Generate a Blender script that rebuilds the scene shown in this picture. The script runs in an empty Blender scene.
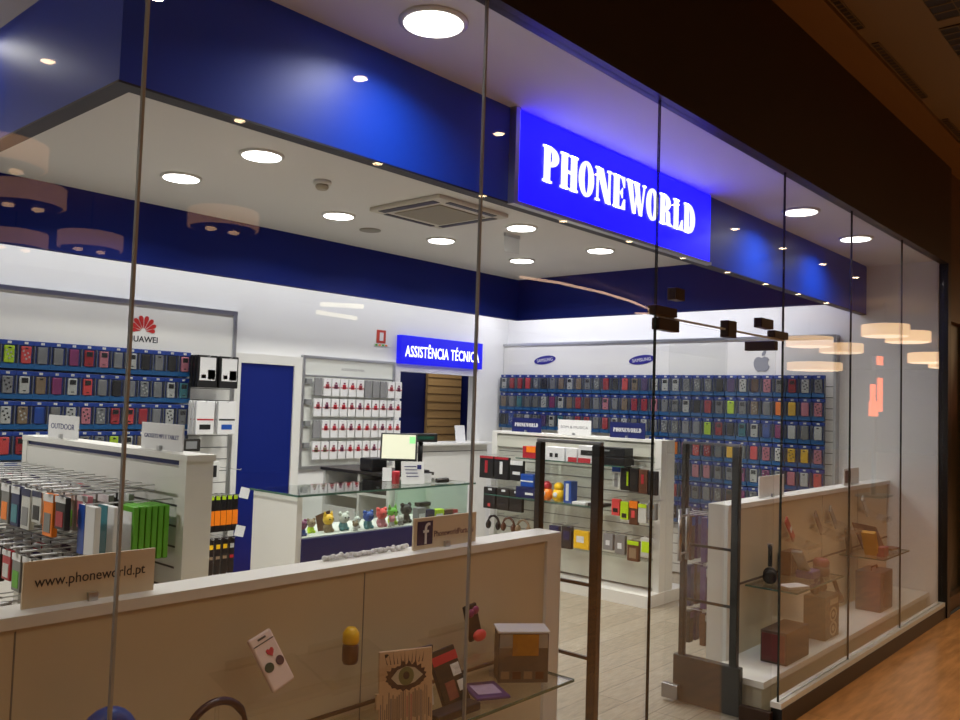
import bpy, bmesh, math, random
from mathutils import Vector, Matrix
random.seed(7)
S = bpy.context.scene
COL = S.collection
PI = math.pi

# ------------------------------------------------------------------ materials
def lin(c):
    return tuple(((v/12.92) if v <= .04045 else ((v+.055)/1.055)**2.4) for v in c)
def rgb(r, g, b):
    return lin((r/255, g/255, b/255))
MATS = {}
def mat(name, col, rough=.5, metal=0., emit=None, es=0., noise=0., nscale=8., spec=.5, coat=0.):
    if name in MATS: return MATS[name]
    m = bpy.data.materials.new(name); m.use_nodes = True
    nt = m.node_tree; b = nt.nodes['Principled BSDF']
    b.inputs['Base Color'].default_value = (*col, 1)
    b.inputs['Roughness'].default_value = rough
    b.inputs['Metallic'].default_value = metal
    b.inputs['Specular IOR Level'].default_value = spec
    b.inputs['Coat Weight'].default_value = coat
    if emit:
        b.inputs['Emission Color'].default_value = (*emit, 1)
        b.inputs['Emission Strength'].default_value = es
    if noise:
        tc = nt.nodes.new('ShaderNodeTexCoord'); n = nt.nodes.new('ShaderNodeTexNoise')
        n.inputs['Scale'].default_value = nscale; n.inputs['Detail'].default_value = 3
        r = nt.nodes.new('ShaderNodeMapRange')
        r.inputs['To Min'].default_value = 1-noise; r.inputs['To Max'].default_value = 1+noise
        mx = nt.nodes.new('ShaderNodeVectorMath'); mx.operation = 'SCALE'
        mx.inputs[0].default_value = col
        nt.links.new(tc.outputs['Object'], n.inputs['Vector'])
        nt.links.new(n.outputs['Fac'], r.inputs['Value'])
        nt.links.new(r.outputs['Result'], mx.inputs['Scale'])
        nt.links.new(mx.outputs['Vector'], b.inputs['Base Color'])
    MATS[name] = m
    return m
def glass_mat(name, tint, ior=1.5, rough=.0, haze=0.):
    if name in MATS: return MATS[name]
    m = bpy.data.materials.new(name); m.use_nodes = True
    nt = m.node_tree; nt.nodes.clear()
    o = nt.nodes.new('ShaderNodeOutputMaterial'); t = nt.nodes.new('ShaderNodeBsdfTransparent')
    g = nt.nodes.new('ShaderNodeBsdfGlossy'); f = nt.nodes.new('ShaderNodeFresnel'); mx = nt.nodes.new('ShaderNodeMixShader')
    t.inputs['Color'].default_value = (*tint, 1); g.inputs['Roughness'].default_value = rough
    geo = nt.nodes.new('ShaderNodeNewGeometry'); mr = nt.nodes.new('ShaderNodeMapRange')   # the same index from either face of the pane
    mr.inputs['To Min'].default_value = ior; mr.inputs['To Max'].default_value = 1/ior
    nt.links.new(geo.outputs['Backfacing'], mr.inputs['Value']); nt.links.new(mr.outputs[0], f.inputs['IOR'])
    nt.links.new(f.outputs[0], mx.inputs[0]); nt.links.new(t.outputs[0], mx.inputs[1]); nt.links.new(g.outputs[0], mx.inputs[2])
    last = mx
    if haze:
        d = nt.nodes.new('ShaderNodeBsdfDiffuse'); d.inputs['Color'].default_value = (.8, .8, .8, 1)
        m2 = nt.nodes.new('ShaderNodeMixShader'); m2.inputs[0].default_value = haze
        nt.links.new(mx.outputs[0], m2.inputs[1]); nt.links.new(d.outputs[0], m2.inputs[2]); last = m2
    nt.links.new(last.outputs[0], o.inputs[0])
    MATS[name] = m
    return m
def plank_mat(name, c1, c2, scale, rough, length=1.2, width=.19, seam=.35):
    m = bpy.data.materials.new(name); m.use_nodes = True
    nt = m.node_tree; b = nt.nodes['Principled BSDF']; b.inputs['Roughness'].default_value = rough
    tc = nt.nodes.new('ShaderNodeTexCoord'); mp = nt.nodes.new('ShaderNodeMapping')
    br = nt.nodes.new('ShaderNodeTexBrick'); br.inputs['Scale'].default_value = 1
    br.inputs['Brick Width'].default_value = length; br.inputs['Row Height'].default_value = width
    br.inputs['Mortar Size'].default_value = .003; br.inputs['Bias'].default_value = 0
    br.inputs['Color1'].default_value = (*c1, 1); br.inputs['Color2'].default_value = (*c2, 1)
    br.inputs['Mortar'].default_value = (c1[0]*seam, c1[1]*seam, c1[2]*seam, 1)
    n = nt.nodes.new('ShaderNodeTexNoise'); n.inputs['Scale'].default_value = scale; n.inputs['Detail'].default_value = 5
    mp2 = nt.nodes.new('ShaderNodeMapping'); mp2.inputs['Scale'].default_value = (1, 7, 1)
    r = nt.nodes.new('ShaderNodeMapRange'); r.inputs['From Min'].default_value = .3; r.inputs['From Max'].default_value = .7
    r.inputs['To Min'].default_value = .72; r.inputs['To Max'].default_value = 1.15
    mx = nt.nodes.new('ShaderNodeVectorMath'); mx.operation = 'SCALE'
    L = nt.links.new
    L(tc.outputs['Object'], mp.inputs['Vector']); L(mp.outputs[0], br.inputs['Vector'])
    L(tc.outputs['Object'], mp2.inputs['Vector']); L(mp2.outputs[0], n.inputs['Vector'])
    L(n.outputs['Fac'], r.inputs['Value']); L(br.outputs['Color'], mx.inputs[0]); L(r.outputs['Result'], mx.inputs['Scale'])
    L(mx.outputs['Vector'], b.inputs['Base Color'])
    MATS[name] = m
    return m

WHITE = mat('white laminate', rgb(225, 224, 218), .45, noise=.03, nscale=3)
WALLW = mat('white wall paint', rgb(232, 232, 230), .6, noise=.02, nscale=2)
CEIL = mat('white ceiling paint', rgb(228, 227, 226), .8, noise=.02, nscale=2)
DISPW = mat('warm-lit white laminate', rgb(206, 194, 168), .4, noise=.05, nscale=4)  # white laminate with the warm mall light and shade put into its colour
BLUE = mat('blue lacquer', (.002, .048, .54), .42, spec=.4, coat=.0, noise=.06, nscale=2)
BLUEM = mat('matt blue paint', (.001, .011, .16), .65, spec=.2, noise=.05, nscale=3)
NAVY = mat('navy panel', (.002, .008, .10), .45, noise=.05)
DARKB = mat('dark blue edge', (.004, .006, .03), .5, noise=.05)
ALU = mat('brushed aluminium', (.55, .56, .58), .32, 1., noise=.06, nscale=30)
CHROME = mat('chrome wire', (.62, .62, .63), .3, .55, noise=.03, nscale=30)
BLACK = mat('black plastic', (.008, .008, .009), .4, noise=.1)
CHAR = mat('charcoal plastic', (.017, .015, .013), .45, noise=.1)
GREYP = mat('grey plastic', (.22, .225, .23), .4, noise=.08, nscale=20)
GREEN_G = mat('green glass edge', (.05, .13, .10), .15, noise=.05)
BRONZE = mat('bronze patch fitting', (.045, .022, .012), .35, .5, noise=.1)
FASC = mat('dark brown fascia', (.016, .008, .005), .38, noise=.2, nscale=1.5)
SKIRT = mat('black skirting', (.012, .011, .011), .35, noise=.1)
MCEIL = mat('mall ceiling paint', rgb(118, 104, 82), .8, noise=.08, nscale=1.2)
MCEIL2 = mat('mall ceiling border', rgb(120, 94, 58), .7, noise=.06, nscale=2)
OLIVE = mat('dark olive shopfront panel', (.02, .018, .008), .3, noise=.2, nscale=3)
BROWNF = mat('brown timber frame', (.09, .045, .02), .4, noise=.15, nscale=9)
TAN = mat('tan slat board', rgb(205, 165, 110), .5, noise=.05)
GROOVE = mat('dark groove', (.05, .05, .05), .5, noise=.05)
GROOVEG = mat('grey groove', (.18, .18, .17), .5, noise=.05)
SHOPGLASS = glass_mat('storefront glass', (.965, .97, .965))
CLEAR = glass_mat('clear glass', (.93, .965, .95))
TINTG = glass_mat('greenish glass', (.80, .90, .85))
ACRY = glass_mat('clear acrylic', (.985, .985, .98), 1.3)
FROST = glass_mat('hazy blister plastic', (.88, .89, .90), 1.4, .15, .012)
LEDW = mat('white light diffuser', (.9, .9, .9), .5, emit=(1, .97, .92), es=14)
LEDF = mat('front light diffuser', (.9, .9, .9), .5, emit=(1, .95, .86), es=6)
SIGNB = mat('backlit blue acrylic', (.0, .0, .25), .4, emit=(.0022, .0015, 1.), es=4.0, noise=.02, nscale=2)
SIGNW = mat('backlit white lettering', (.9, .9, .9), .4, emit=(.95, .96, 1.), es=1.5)
SIGNB2 = mat('backlit blue panel', (.0, .0, .25), .4, emit=(.0, .0, .80), es=1.0, noise=.02, nscale=2)
LAMPSH = mat('warm fabric drum', (.6, .45, .3), .8, emit=(1., .62, .30), es=2.1, noise=.02)
LAMPDIM = mat('dim fabric drum', (.5, .3, .18), .8, emit=(1., .48, .2), es=1.25, noise=.02)
LAMPUND = mat('brown lamp underside', (.16, .08, .05), .6, noise=.1)
BULB = mat('warm bulb', (.8, .6, .4), .5, emit=(1., .6, .3), es=3.5)
LAMPLO = mat('warm lamp diffuser', (.6, .5, .4), .8, emit=(1., .72, .45), es=3.0)
NEON = mat('orange neon', (.5, .1, .03), .5, emit=(1., .18, .05), es=3.)
FLOORM = plank_mat('grey washed planks', rgb(160, 151, 133), rgb(146, 137, 119), 9, .42)
MALLM = plank_mat('polished amber floor', rgb(226, 164, 98), rgb(214, 150, 88), 3, .24, 2.4, 1.2, .75)

PALC = dict(black=(.01, .01, .012), white=(.60, .60, .56), pink=rgb(205, 125, 138), magenta=rgb(140, 50, 105), red=rgb(175, 38, 50),
            grey=(.11, .11, .105), silver=(.24, .24, .245), tan=rgb(140, 118, 92), lime=rgb(190, 225, 30), orange=rgb(245, 130, 25),
            yellow=rgb(240, 190, 30), blue=rgb(25, 75, 165), teal=rgb(60, 130, 140), brown=rgb(90, 55, 38), coral=rgb(225, 75, 75),
            green=rgb(88, 165, 35), purple=rgb(85, 60, 115), clear=(.20, .20, .19), navy=rgb(20, 30, 80))
def cm(n):
    return mat(n+' plastic', PALC[n], .38, noise=.05, nscale=25)
PKBLUE = mat('blue card', (.008, .038, .24), .4, noise=.12, nscale=30)
PKTEAL = mat('blue teal insert', (.006, .07, .20), .4, noise=.15, nscale=30)
PKGREY = mat('clear tray side', (.12, .13, .15), .3, noise=.2, nscale=40)
CARDW = mat('white card', (.66, .66, .63), .6, noise=.04, nscale=20)
PAPER = mat('white paper', (.74, .74, .74), .7, noise=.02)
INK = mat('dark ink', (.02, .02, .03), .6, noise=.02)
INKB = mat('blue ink', (.02, .03, .16), .6, noise=.02)
REDL = mat('red print', rgb(190, 35, 50), .5, noise=.1, nscale=20)
SBLUE = mat('oval logo blue', rgb(30, 25, 130), .4, noise=.02)
ORIG = (0, -1.793, 1.65)

# ------------------------------------------------------------------ mesh helpers
class B:
    def __init__(self): self.bm = bmesh.new()
    def _mi(self, fs, mi):
        for f in fs: f.material_index = mi
    def box(self, x0, x1, y0, y1, z0, z1, mi=0, bev=0):
        vs = [self.bm.verts.new((x, y, z)) for x in (x0, x1) for y in (y0, y1) for z in (z0, z1)]
        q = [(0, 1, 3, 2), (4, 6, 7, 5), (0, 4, 5, 1), (2, 3, 7, 6), (0, 2, 6, 4), (1, 5, 7, 3)]
        fs = [self.bm.faces.new([vs[i] for i in f]) for f in q]
        self._mi(fs, mi)
        if bev:
            es = list({e for f in fs for e in f.edges})
            r = bmesh.ops.bevel(self.bm, geom=es, offset=bev, segments=2, profile=.5, affect='EDGES')
            self._mi(r['faces'], mi)
        return self
    def obox(self, c, size, rot, mi=0, bev=0):      # oriented box
        n0 = len(self.bm.verts)
        hx, hy, hz = size[0]/2, size[1]/2, size[2]/2
        self.bm.verts.ensure_lookup_table()
        old = set(self.bm.verts)
        self.box(-hx, hx, -hy, hy, -hz, hz, mi, bev)
        M = Matrix.Translation(c) @ rot.to_4x4()
        for v in self.bm.verts:
            if v not in old: v.co = M @ v.co
        return self
    def prism(self, poly, c, u, v, t, mi=0):        # 2D polygon in plane (u, v) at c, thickness t along n = u x v
        u, v, c = Vector(u), Vector(v), Vector(c); n = u.cross(v)
        a = [self.bm.verts.new(c+u*p[0]+v*p[1]+n*t) for p in poly]
        b = [self.bm.verts.new(c+u*p[0]+v*p[1]) for p in poly]
        k = len(poly); fs = [self.bm.faces.new(a), self.bm.faces.new(b[::-1])]
        for i in range(k):
            j = (i+1) % k
            fs.append(self.bm.faces.new((b[i], b[j], a[j], a[i])))
        self._mi(fs, mi)
        return self
    def tube(self, pts, r, seg=8, mi=0, cap=True):
        pts = [Vector(p) for p in pts]; rings = []
        for i, p in enumerate(pts):
            t = (pts[min(i+1, len(pts)-1)]-pts[max(i-1, 0)]).normalized()
            a = Vector((0, 0, 1)) if abs(t.z) < .9 else Vector((1, 0, 0))
            s = t.cross(a).normalized(); w = s.cross(t)
            rr = r[i] if isinstance(r, (list, tuple)) else r
            rings.append([self.bm.verts.new(p+(s*math.cos(2*PI*k/seg)+w*math.sin(2*PI*k/seg))*rr) for k in range(seg)])
        fs = []
        for a, b in zip(rings, rings[1:]):
            for k in range(seg):
                f = self.bm.faces.new((a[k], a[(k+1) % seg], b[(k+1) % seg], b[k])); f.smooth = True; fs.append(f)
        if cap: fs += [self.bm.faces.new(rings[0][::-1]), self.bm.faces.new(rings[-1])]
        self._mi(fs, mi)
        return self
    def ball(self, c, r, mi=0, seg=14):
        r = r if isinstance(r, (list, tuple)) else (r, r, r)
        M = Matrix.Translation(c) @ Matrix.Diagonal((*r, 1))
        g = bmesh.ops.create_uvsphere(self.bm, u_segments=seg, v_segments=max(6, seg//2+1), radius=1, matrix=M)
        fs = {f for v in g['verts'] for f in v.link_faces}
        for f in fs: f.smooth = True; f.material_index = mi
        return self
    def lathe(self, prof, c, seg=24, mi=0):         # prof: (radius, z)
        c = Vector(c); rings = []
        for r, z in prof:
            rings.append([self.bm.verts.new(c+Vector((r*math.cos(2*PI*k/seg), r*math.sin(2*PI*k/seg), z))) for k in range(seg)])
        fs = []
        for a, b in zip(rings, rings[1:]):
            for k in range(seg):
                f = self.bm.faces.new((a[k], a[(k+1) % seg], b[(k+1) % seg], b[k])); f.smooth = True; fs.append(f)
        fs += [self.bm.faces.new(rings[0][::-1]), self.bm.faces.new(rings[-1])]
        self._mi(fs, mi)
        return self

def wloc(o):
    p = Vector((0, 0, 0))
    while o is not None:
        p = p+o.location; o = o.parent
    return p
def obj(name, b, mats, parent=None, base=None):
    """one mesh object; coordinates of b are world coordinates (parents unrotated at build time)"""
    me = bpy.data.meshes.new(name)
    bmesh.ops.recalc_face_normals(b.bm, faces=b.bm.faces)
    off = wloc(parent) if parent else Vector(base or (0, 0, 0))
    if off.length:
        for v in b.bm.verts: v.co -= off
    b.bm.to_mesh(me); b.bm.free()
    for m in (mats if isinstance(mats, (list, tuple)) else [mats]): me.materials.append(m)
    o = bpy.data.objects.new(name, me); COL.objects.link(o)
    if parent: o.parent = parent
    elif base: o.location = base
    return o
def tag(o, label, cat=None, group=None):
    o['label'] = label
    if cat: o['category'] = cat
    if group: o['group'] = group
    return o
def thing(name, label, cat, loc=(0, 0, 0), group=None):
    o = bpy.data.objects.new(name, None); COL.objects.link(o); o.empty_display_size = .05
    o.location = loc
    return tag(o, label, cat, group)
def struct(name, b, mats, parent=None, label=None):
    o = obj(name, b, mats, parent)
    if not parent: o['kind'] = 'structure'
    if label: o['label'] = label
    return o
def dup(root, loc=None, rz=None, label=None, group=None):
    r = root.copy(); COL.objects.link(r)
    if loc is not None: r.location = loc
    if rz is not None: r.rotation_euler = (0, 0, rz)
    if label: r['label'] = label
    if group: r['group'] = group
    for ch in list(root.children):
        c = ch.copy(); COL.objects.link(c); c.parent = r
        for g in list(ch.children):
            d = g.copy(); COL.objects.link(d); d.parent = c
    return r
def rect(x0, y0, x1, y1): return [(x0, y0), (x1, y0), (x1, y1), (x0, y1)]
def ell(cx, cy, rx, ry, n=28, a0=0, a1=2*PI): return [(cx+rx*math.cos(a0+(a1-a0)*k/n), cy+ry*math.sin(a0+(a1-a0)*k/n)) for k in range(n)]

def text(parent, s, c, u, v, w, h, m, name='lettering', t=.002, spacing=1.0, label=None, bold=.0):
    """sans lettering fitted to w x h, centred at c in plane (u, v)"""
    cu = bpy.data.curves.new(name, 'FONT'); cu.body = s; cu.extrude = .5; cu.offset = bold; cu.space_character = spacing
    cu.align_x = 'LEFT'; cu.resolution_u = 3
    tmp = bpy.data.objects.new('tmp', cu); COL.objects.link(tmp)
    bpy.context.view_layer.update()
    me = bpy.data.meshes.new_from_object(tmp.evaluated_get(bpy.context.evaluated_depsgraph_get()))
    bpy.data.objects.remove(tmp); bpy.data.curves.remove(cu)
    xs = [q.co.x for q in me.vertices]; ys = [q.co.y for q in me.vertices]
    x0, x1, y0, y1 = min(xs), max(xs), min(ys), max(ys)
    u, v, c = Vector(u), Vector(v), Vector(c); n = u.cross(v)
    off = wloc(parent) if parent else Vector((0, 0, 0))
    for q in me.vertices:
        a = ((q.co.x-x0)/(x1-x0)-.5)*w; bb = ((q.co.y-y0)/(y1-y0)-.5)*h
        q.co = c+u*a+v*bb+n*((q.co.z+.5)*t)-off
    me.materials.clear(); me.materials.append(m); me.name = name
    o = bpy.data.objects.new(name, me); COL.objects.link(o)
    if parent: o.parent = parent
    if label: o['label'] = label
    return o

# fat slab stencil capitals, unit height
def halfring(cx, cy, ro, ri, n=14):
    a = [(cx+ro[0]*math.cos(-PI/2+PI*k/n), cy+ro[1]*math.sin(-PI/2+PI*k/n)) for k in range(n+1)]
    b = [(cx+ri[0]*math.cos(PI/2-PI*k/n), cy+ri[1]*math.sin(PI/2-PI*k/n)) for k in range(n+1)]
    return a+b
def fullring(cx, cy, ro, ri):
    r = halfring(cx, cy, ro, ri)
    return [r, [(2*cx-x, y) for x, y in r][::-1]]
GL = {
 'P': (.66, [rect(.06, 0, .28, 1), rect(0, 0, .36, .06), rect(0, .94, .3, 1), halfring(.28, .725, (.34, .275), (.10, .20))]),
 'H': (.74, [rect(.05, 0, .28, 1), rect(0, 0, .33, .06), rect(0, .94, .33, 1), rect(.44, 0, .67, 1), rect(.39, 0, .72, .06), rect(.39, .94, .72, 1), rect(.28, .46, .44, .54)]),
 'O': (.68, fullring(.32, .5, (.32, .52), (.10, .43))),
 'N': (.78, [rect(.07, 0, .13, 1), rect(0, 0, .2, .06), rect(0, .94, .2, 1), [(.07, 1), (.34, 1), (.68, 0), (.48, 0), (.07, .94)], rect(.61, 0, .68, 1), rect(.54, .94, .75, 1)]),
 'E': (.62, [rect(.05, 0, .29, 1), rect(0, 0, .3, .06), rect(0, .94, .3, 1), rect(.29, .94, .56, 1), rect(.29, 0, .58, .06), [(.42, .94), (.56, .94), (.56, .68), (.53, .68)], [(.42, .06), (.53, .32), (.58, .32), (.58, .06)], rect(.29, .47, .42, .53), [(.36, .5), (.46, .34), (.46, .66)]]),
 'W': (1.0, [[(.03, 1), (.27, 1), (.44, 0), (.32, 0)], [(.40, 0), (.44, 0), (.56, .66), (.50, .66)], [(.38, 1), (.62, 1), (.78, 0), (.66, 0)], [(.74, 0), (.78, 0), (.95, 1), (.89, 1)], rect(0, .94, .3, 1), rect(.35, .94, .66, 1), rect(.82, .94, 1.0, 1)]),
 'R': (.74, [rect(.06, 0, .28, 1), rect(0, 0, .36, .06), rect(0, .94, .3, 1), halfring(.28, .735, (.33, .265), (.10, .19)), [(.30, .53), (.40, .53), (.57, .44), (.60, .1), (.70, .06), (.70, 0), (.44, 0), (.39, .1), (.38, .42), (.30, .47)]]),
 'L': (.60, [rect(.05, 0, .29, 1), rect(0, 0, .3, .06), rect(0, .94, .34, 1), rect(.29, 0, .56, .06), [(.36, .06), (.51, .36), (.56, .36), (.56, .06)]]),
 'D': (.70, [rect(.05, 0, .29, 1), rect(0, 0, .3, .06), rect(0, .94, .3, 1), halfring(.29, .5, (.38, .5), (.12, .43))]),
}
def slab_word(parent, word, c, u, v, w, h, m, t=.004, name='lettering'):
    tot = sum(GL[ch][0]+.035 for ch in word)-.035; k = w/tot; x = -w/2; b = B()
    for ch in word:
        wd, polys = GL[ch]
        for p in polys:
            b.prism([(x+a*k, (q-.5)*h) for a, q in p], c, u, v, t)
        x += (wd+.035)*k
    return obj(name, b, m, parent)

X, Y, Z = Vector((1, 0, 0)), Vector((0, 1, 0)), Vector((0, 0, 1))
NX, NY = -X, -Y
ORD = ['first', 'second', 'third', 'fourth', 'fifth', 'sixth', 'seventh', 'eighth', 'ninth', 'tenth', 'eleventh', 'twelfth', 'thirteenth',
       'fourteenth', 'fifteenth', 'sixteenth', 'seventeenth', 'eighteenth', 'nineteenth', 'twentieth', 'twenty-first', 'twenty-second',
       'twenty-third', 'twenty-fourth', 'twenty-fifth', 'twenty-sixth', 'twenty-seventh', 'twenty-eighth', 'twenty-ninth', 'thirtieth',
       'thirty-first', 'thirty-second', 'thirty-third', 'thirty-fourth']
ROWN = ['top', 'second', 'third', 'fourth', 'fifth', 'sixth', 'seventh']

# ------------------------------------------------------------------ THE SETTING
XR, YB, ZC = 7.88, 4.75, 2.985
struct('floor', B().box(-1.6, 8.03, -.03, 5.7, -.1, 0), FLOORM)
struct('mall_floor', B().box(-10, 42, -14, -.03, -.1, 0), MALLM)
struct('ceiling', B().box(-1.6, 8.03, .035, 5.7, ZC, ZC+.1), CEIL)
b = B()
b.box(-1.6, 6.12, YB, YB+.1, 0, ZC).box(6.12, 7.30, YB, YB+.1, 0, 1.19).box(6.12, 7.30, YB, YB+.1, 1.965, ZC).box(7.30, 8.03, YB, YB+.1, 0, ZC)
struct('wall_back', b, WALLW)
struct('wall_right', B().box(XR, XR+.12, .03, YB, 0, ZC), WALLW)
struct('wall_left', B().box(-1.6, -1.5, .03, YB, 0, ZC), WALLW)
# workshop behind the service window
struct('wall_workshop_back', B().box(5.5, 8.03, 5.6, 5.7, 0, ZC), NAVY)
struct('wall_workshop_left', B().box(5.5, 5.6, YB+.1, 5.6, 0, ZC), NAVY)
struct('wall_workshop_right', B().box(7.98, 8.03, YB+.1, 5.6, 0, ZC), NAVY)
b = B().box(7.33, 7.93, 5.545, 5.585, .9, 2.3)
for k in range(14): b.box(7.33, 7.93, 5.540, 5.546, .95+k*.1, .957+k*.1, 1)
o = tag(obj('slat_board', b, [TAN, BROWNF], base=(7.6, 5.56, .9)), 'tan slatted wall board seen through the service window', 'wall board')
# hanging drop beam and light pelmets
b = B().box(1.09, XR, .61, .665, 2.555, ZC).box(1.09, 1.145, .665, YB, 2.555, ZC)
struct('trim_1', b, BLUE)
b = B().box(1.147, XR, .607, .667, 2.549, 2.556).box(1.087, 1.147, .607, YB, 2.549, 2.556)
struct('trim_2', b, DARKB)
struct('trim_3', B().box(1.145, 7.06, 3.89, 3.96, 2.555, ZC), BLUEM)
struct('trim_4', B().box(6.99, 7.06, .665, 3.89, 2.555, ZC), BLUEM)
# mall shell
struct('trim_5', B().box(-10, 8.02, -.035, .03, 2.962, 3.83), FASC)
struct('mall_ceiling', B().box(-10, 42, -14, -.245, 3.82, 3.92), MCEIL)
struct('trim_6', B().box(-10, 42, -.24, 0.03, 3.80, 3.92), MCEIL2)
b = B().box(7.90, 8.0, -.04, .1, 0, 2.96)
struct('trim_7', b, SKIRT)
b = B().box(8.0, 8.07, -.02, .1, 0, 3.8).box(8.07, 42, .0, .1, 2.5, 3.8).box(8.9, 8.97, -.02, .1, 0, 2.5).box(8.07, 42, .0, .1, 0, .12)
struct('trim_8', b, BROWNF)
struct('wall_neighbour', B().box(8.07, 42, .06, .12, .12, 2.5), OLIVE)
struct('wall_mall', B().box(-10, 42, -14.1, -14, 0, 3.9), FASC)
b = B().box(-10.1, -10, -14, 0, 0, 3.9).box(42, 42.1, -14, 0, 0, 3.9)
struct('wall_mall_ends', b, FASC)
# storefront base
for nm, xa, xb in (('baseboard_right', 4.46, 7.90), ('baseboard_left', -10, 3.13)):
    b = B().box(xa, xb, -.03, .03, 0, .098).box(xa, xb, -.025, .035, .098, .128, 1)
    struct(nm, b, [SKIRT, WHITE])
# storefront glass
joints = [-1.4, -.25, .868, 2.0, 3.12]
wn = 1
def pane(n, x0, x1, z0, z1, fin=True):
    g = struct('window_%d' % n, B().box(x0+.0028, x1-.0028, -.005, .005, z0, z1), SHOPGLASS)
    return g
for a, c in zip(joints, joints[1:]):
    pane(wn, a, c, .128, 2.962); wn += 1
rj = [4.478, 5.572, 6.69, 7.90]
for a, c in zip(rj, rj[1:]):
    pane(wn, a, c, .128, 2.962); wn += 1
pane(wn, 3.12, 4.478, 2.045, 2.962)
SIL = mat('silicone joint', (.34, .34, .33), .3, noise=.1, nscale=20)
SILD = mat('dark glass edge', (.03, .035, .03), .2, noise=.1, nscale=20)
for k, x in enumerate(joints[1:]+rj[:3]):
    wd = .003 if x < 2.5 else .0028
    z0 = 0 if x in (3.12, 4.478) else .128
    struct('trim_%d' % (9+k), B().box(x-wd, x+wd, -.0055, .0055, z0, 2.962), SIL if x < 2.5 else SILD)
struct('trim_17', B().box(3.12, 4.478, -.006, .006, 2.038, 2.046), mat('pale glass edge', (.5, .52, .5), .2, noise=.1))
def patch(b, x0, x1, z0, z1): b.box(x0, x1, -.022, .022, z0, z1, 0, .003)
def fitting(x0, x1, z0, z1, label):
    b = B(); patch(b, x0, x1, z0, z1)
    return tag(obj('patch_fitting', b, BRONZE, base=((x0+x1)/2, 0, z0)), label, 'glass fitting', 'bronze glass fittings above the entrance')
fitting(3.09, 3.27, 2.046, 2.085, 'bronze clamp on transom glass, upper left corner of the shop entrance')
fitting(3.255, 3.335, 2.125, 2.178, 'small bronze clamp on the transom glass above the left door hinge')
fitting(3.77, 3.86, 2.005, 2.085, 'small bronze lock clamp at the middle of the entrance transom')
fitting(4.15, 4.30, 2.085, 2.135, 'small bronze clamp on the transom glass near the right door hinge')
fitting(4.32, 4.50, 2.046, 2.085, 'bronze clamp on transom glass, upper right corner of the shop entrance')
# open door leaves (local: hinge at origin, leaf along +X)
LEAFG = glass_mat('door glass', (.97, .975, .97), 1.36)
def door_leaf(nm, hx, hy, ang, handles=True, L=.63):
    b = B().box(.005, L, -.005, .005, .012, 2.03)
    d = obj(nm, b, LEAFG); d['kind'] = 'structure'
    b = B().box(.0, .17, -.02, .02, 1.985, 2.035, 0, .003); obj('top_patch', b, BRONZE, d)
    b = B().box(.0, .17, -.02, .02, .005, .085, 0, .003); obj('bottom_patch', b, BRONZE, d)
    b = B().box(L-.1, L, -.02, .02, .02, .1, 0, .003); obj('lock_patch', b, mat('steel lock', (.25, .25, .25), .3, .8, noise=.1), d)
    if handles:
        b = B()
        for s in (-1, 1):
            b.tube([(L-.11, s*.045, .80), (L-.11, s*.045, 1.09)], .011, 10)
            for z in (.84, 1.05): b.tube([(L-.11, 0, z), (L-.11, s*.045, z)], .007, 8)
        obj('pull_handle', b, ALU, d)
    d.location = (hx, hy, 0); d.rotation_euler = (0, 0, ang)
    return d
door_leaf('door_1', 4.42, .01, PI/2+.02)
door_leaf('door_2', 3.125, .0, 0, False, .672)

# blue service door in the back wall
d = struct('door_3', B().box(4.17, 4.74, YB-.02, YB+.005, 0, 1.945), BLUEM)
b = B().box(4.08, 4.17, YB-.035, YB, 0, 2.03).box(4.74, 4.83, YB-.035, YB, 0, 2.03).box(4.17, 4.74, YB-.035, YB, 1.945, 2.03)
struct('trim_18', b, WHITE)

# ------------------------------------------------------------------ ceiling things
def downlight(x, y, label, m, r=.105, energy=0):
    t = thing('ceiling_downlight', label, 'ceiling light', (x, y, ZC), 'round ceiling downlights')
    obj('trim_ring', B().lathe([(r+.018, 0), (r+.018, -.008), (r, -.012)], (x, y, ZC), 28), WHITE, t)
    obj('diffuser', B().lathe([(r, -.006), (r, -.014), (r*.6, -.016)], (x, y, ZC), 28), m, t)
    if energy:
        L = bpy.data.lights.new('downlight', 'AREA'); L.shape = 'DISK'; L.size = r*2; L.energy = energy; L.color = (1, .975, .92); L.spread = math.radians(150)
        lo = bpy.data.objects.new('downlight_lamp', L); COL.objects.link(lo); lo.location = (x, y, ZC-.02)
EN = 16.5
downlight(.95, 1.75, 'round downlight left of the hanging blue beam, beyond the picture edge', mat('soft light diffuser', (.9, .9, .9), .5, emit=(1, .97, .92), es=7.), .105, 0)
downlight(.30, 2.70, 'round downlight left of the hanging beam, farther back beyond the picture', LEDW, .105, 34)
downlight(2.035, .28, 'large round downlight in front of the blue beam, top centre of the picture', LEDF, .105, 6)
downlight(5.495, .30, 'round downlight before the blue beam, right of the lit shop sign', LEDF, .105, 7)
downlight(6.565, .29, 'round downlight nearest the right wall in the display window', LEDF, .105, 7)
downlight(2.62, 2.19, 'round downlight behind the beam, nearest the left corner of the beam', LEDW, .105, EN)
downlight(2.60, 3.02, 'leftmost round downlight in the far row under the blue pelmet', LEDW, .105, EN)
downlight(3.84, 3.03, 'round downlight left of the air conditioner in the far row', LEDW, .105, EN)
downlight(4.92, 3.04, 'round downlight right of the air conditioner in the far row', LEDW, .105, EN)
downlight(4.89, 2.17, 'round downlight beside the air conditioner, close behind the beam', LEDW, .105, EN)
downlight(6.02, 3.07, 'round downlight in the far row nearest the back right corner', LEDW, .105, EN)
downlight(5.975, 2.18, 'round downlight seen just below the lit shop sign', LEDW, .105, EN)

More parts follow.
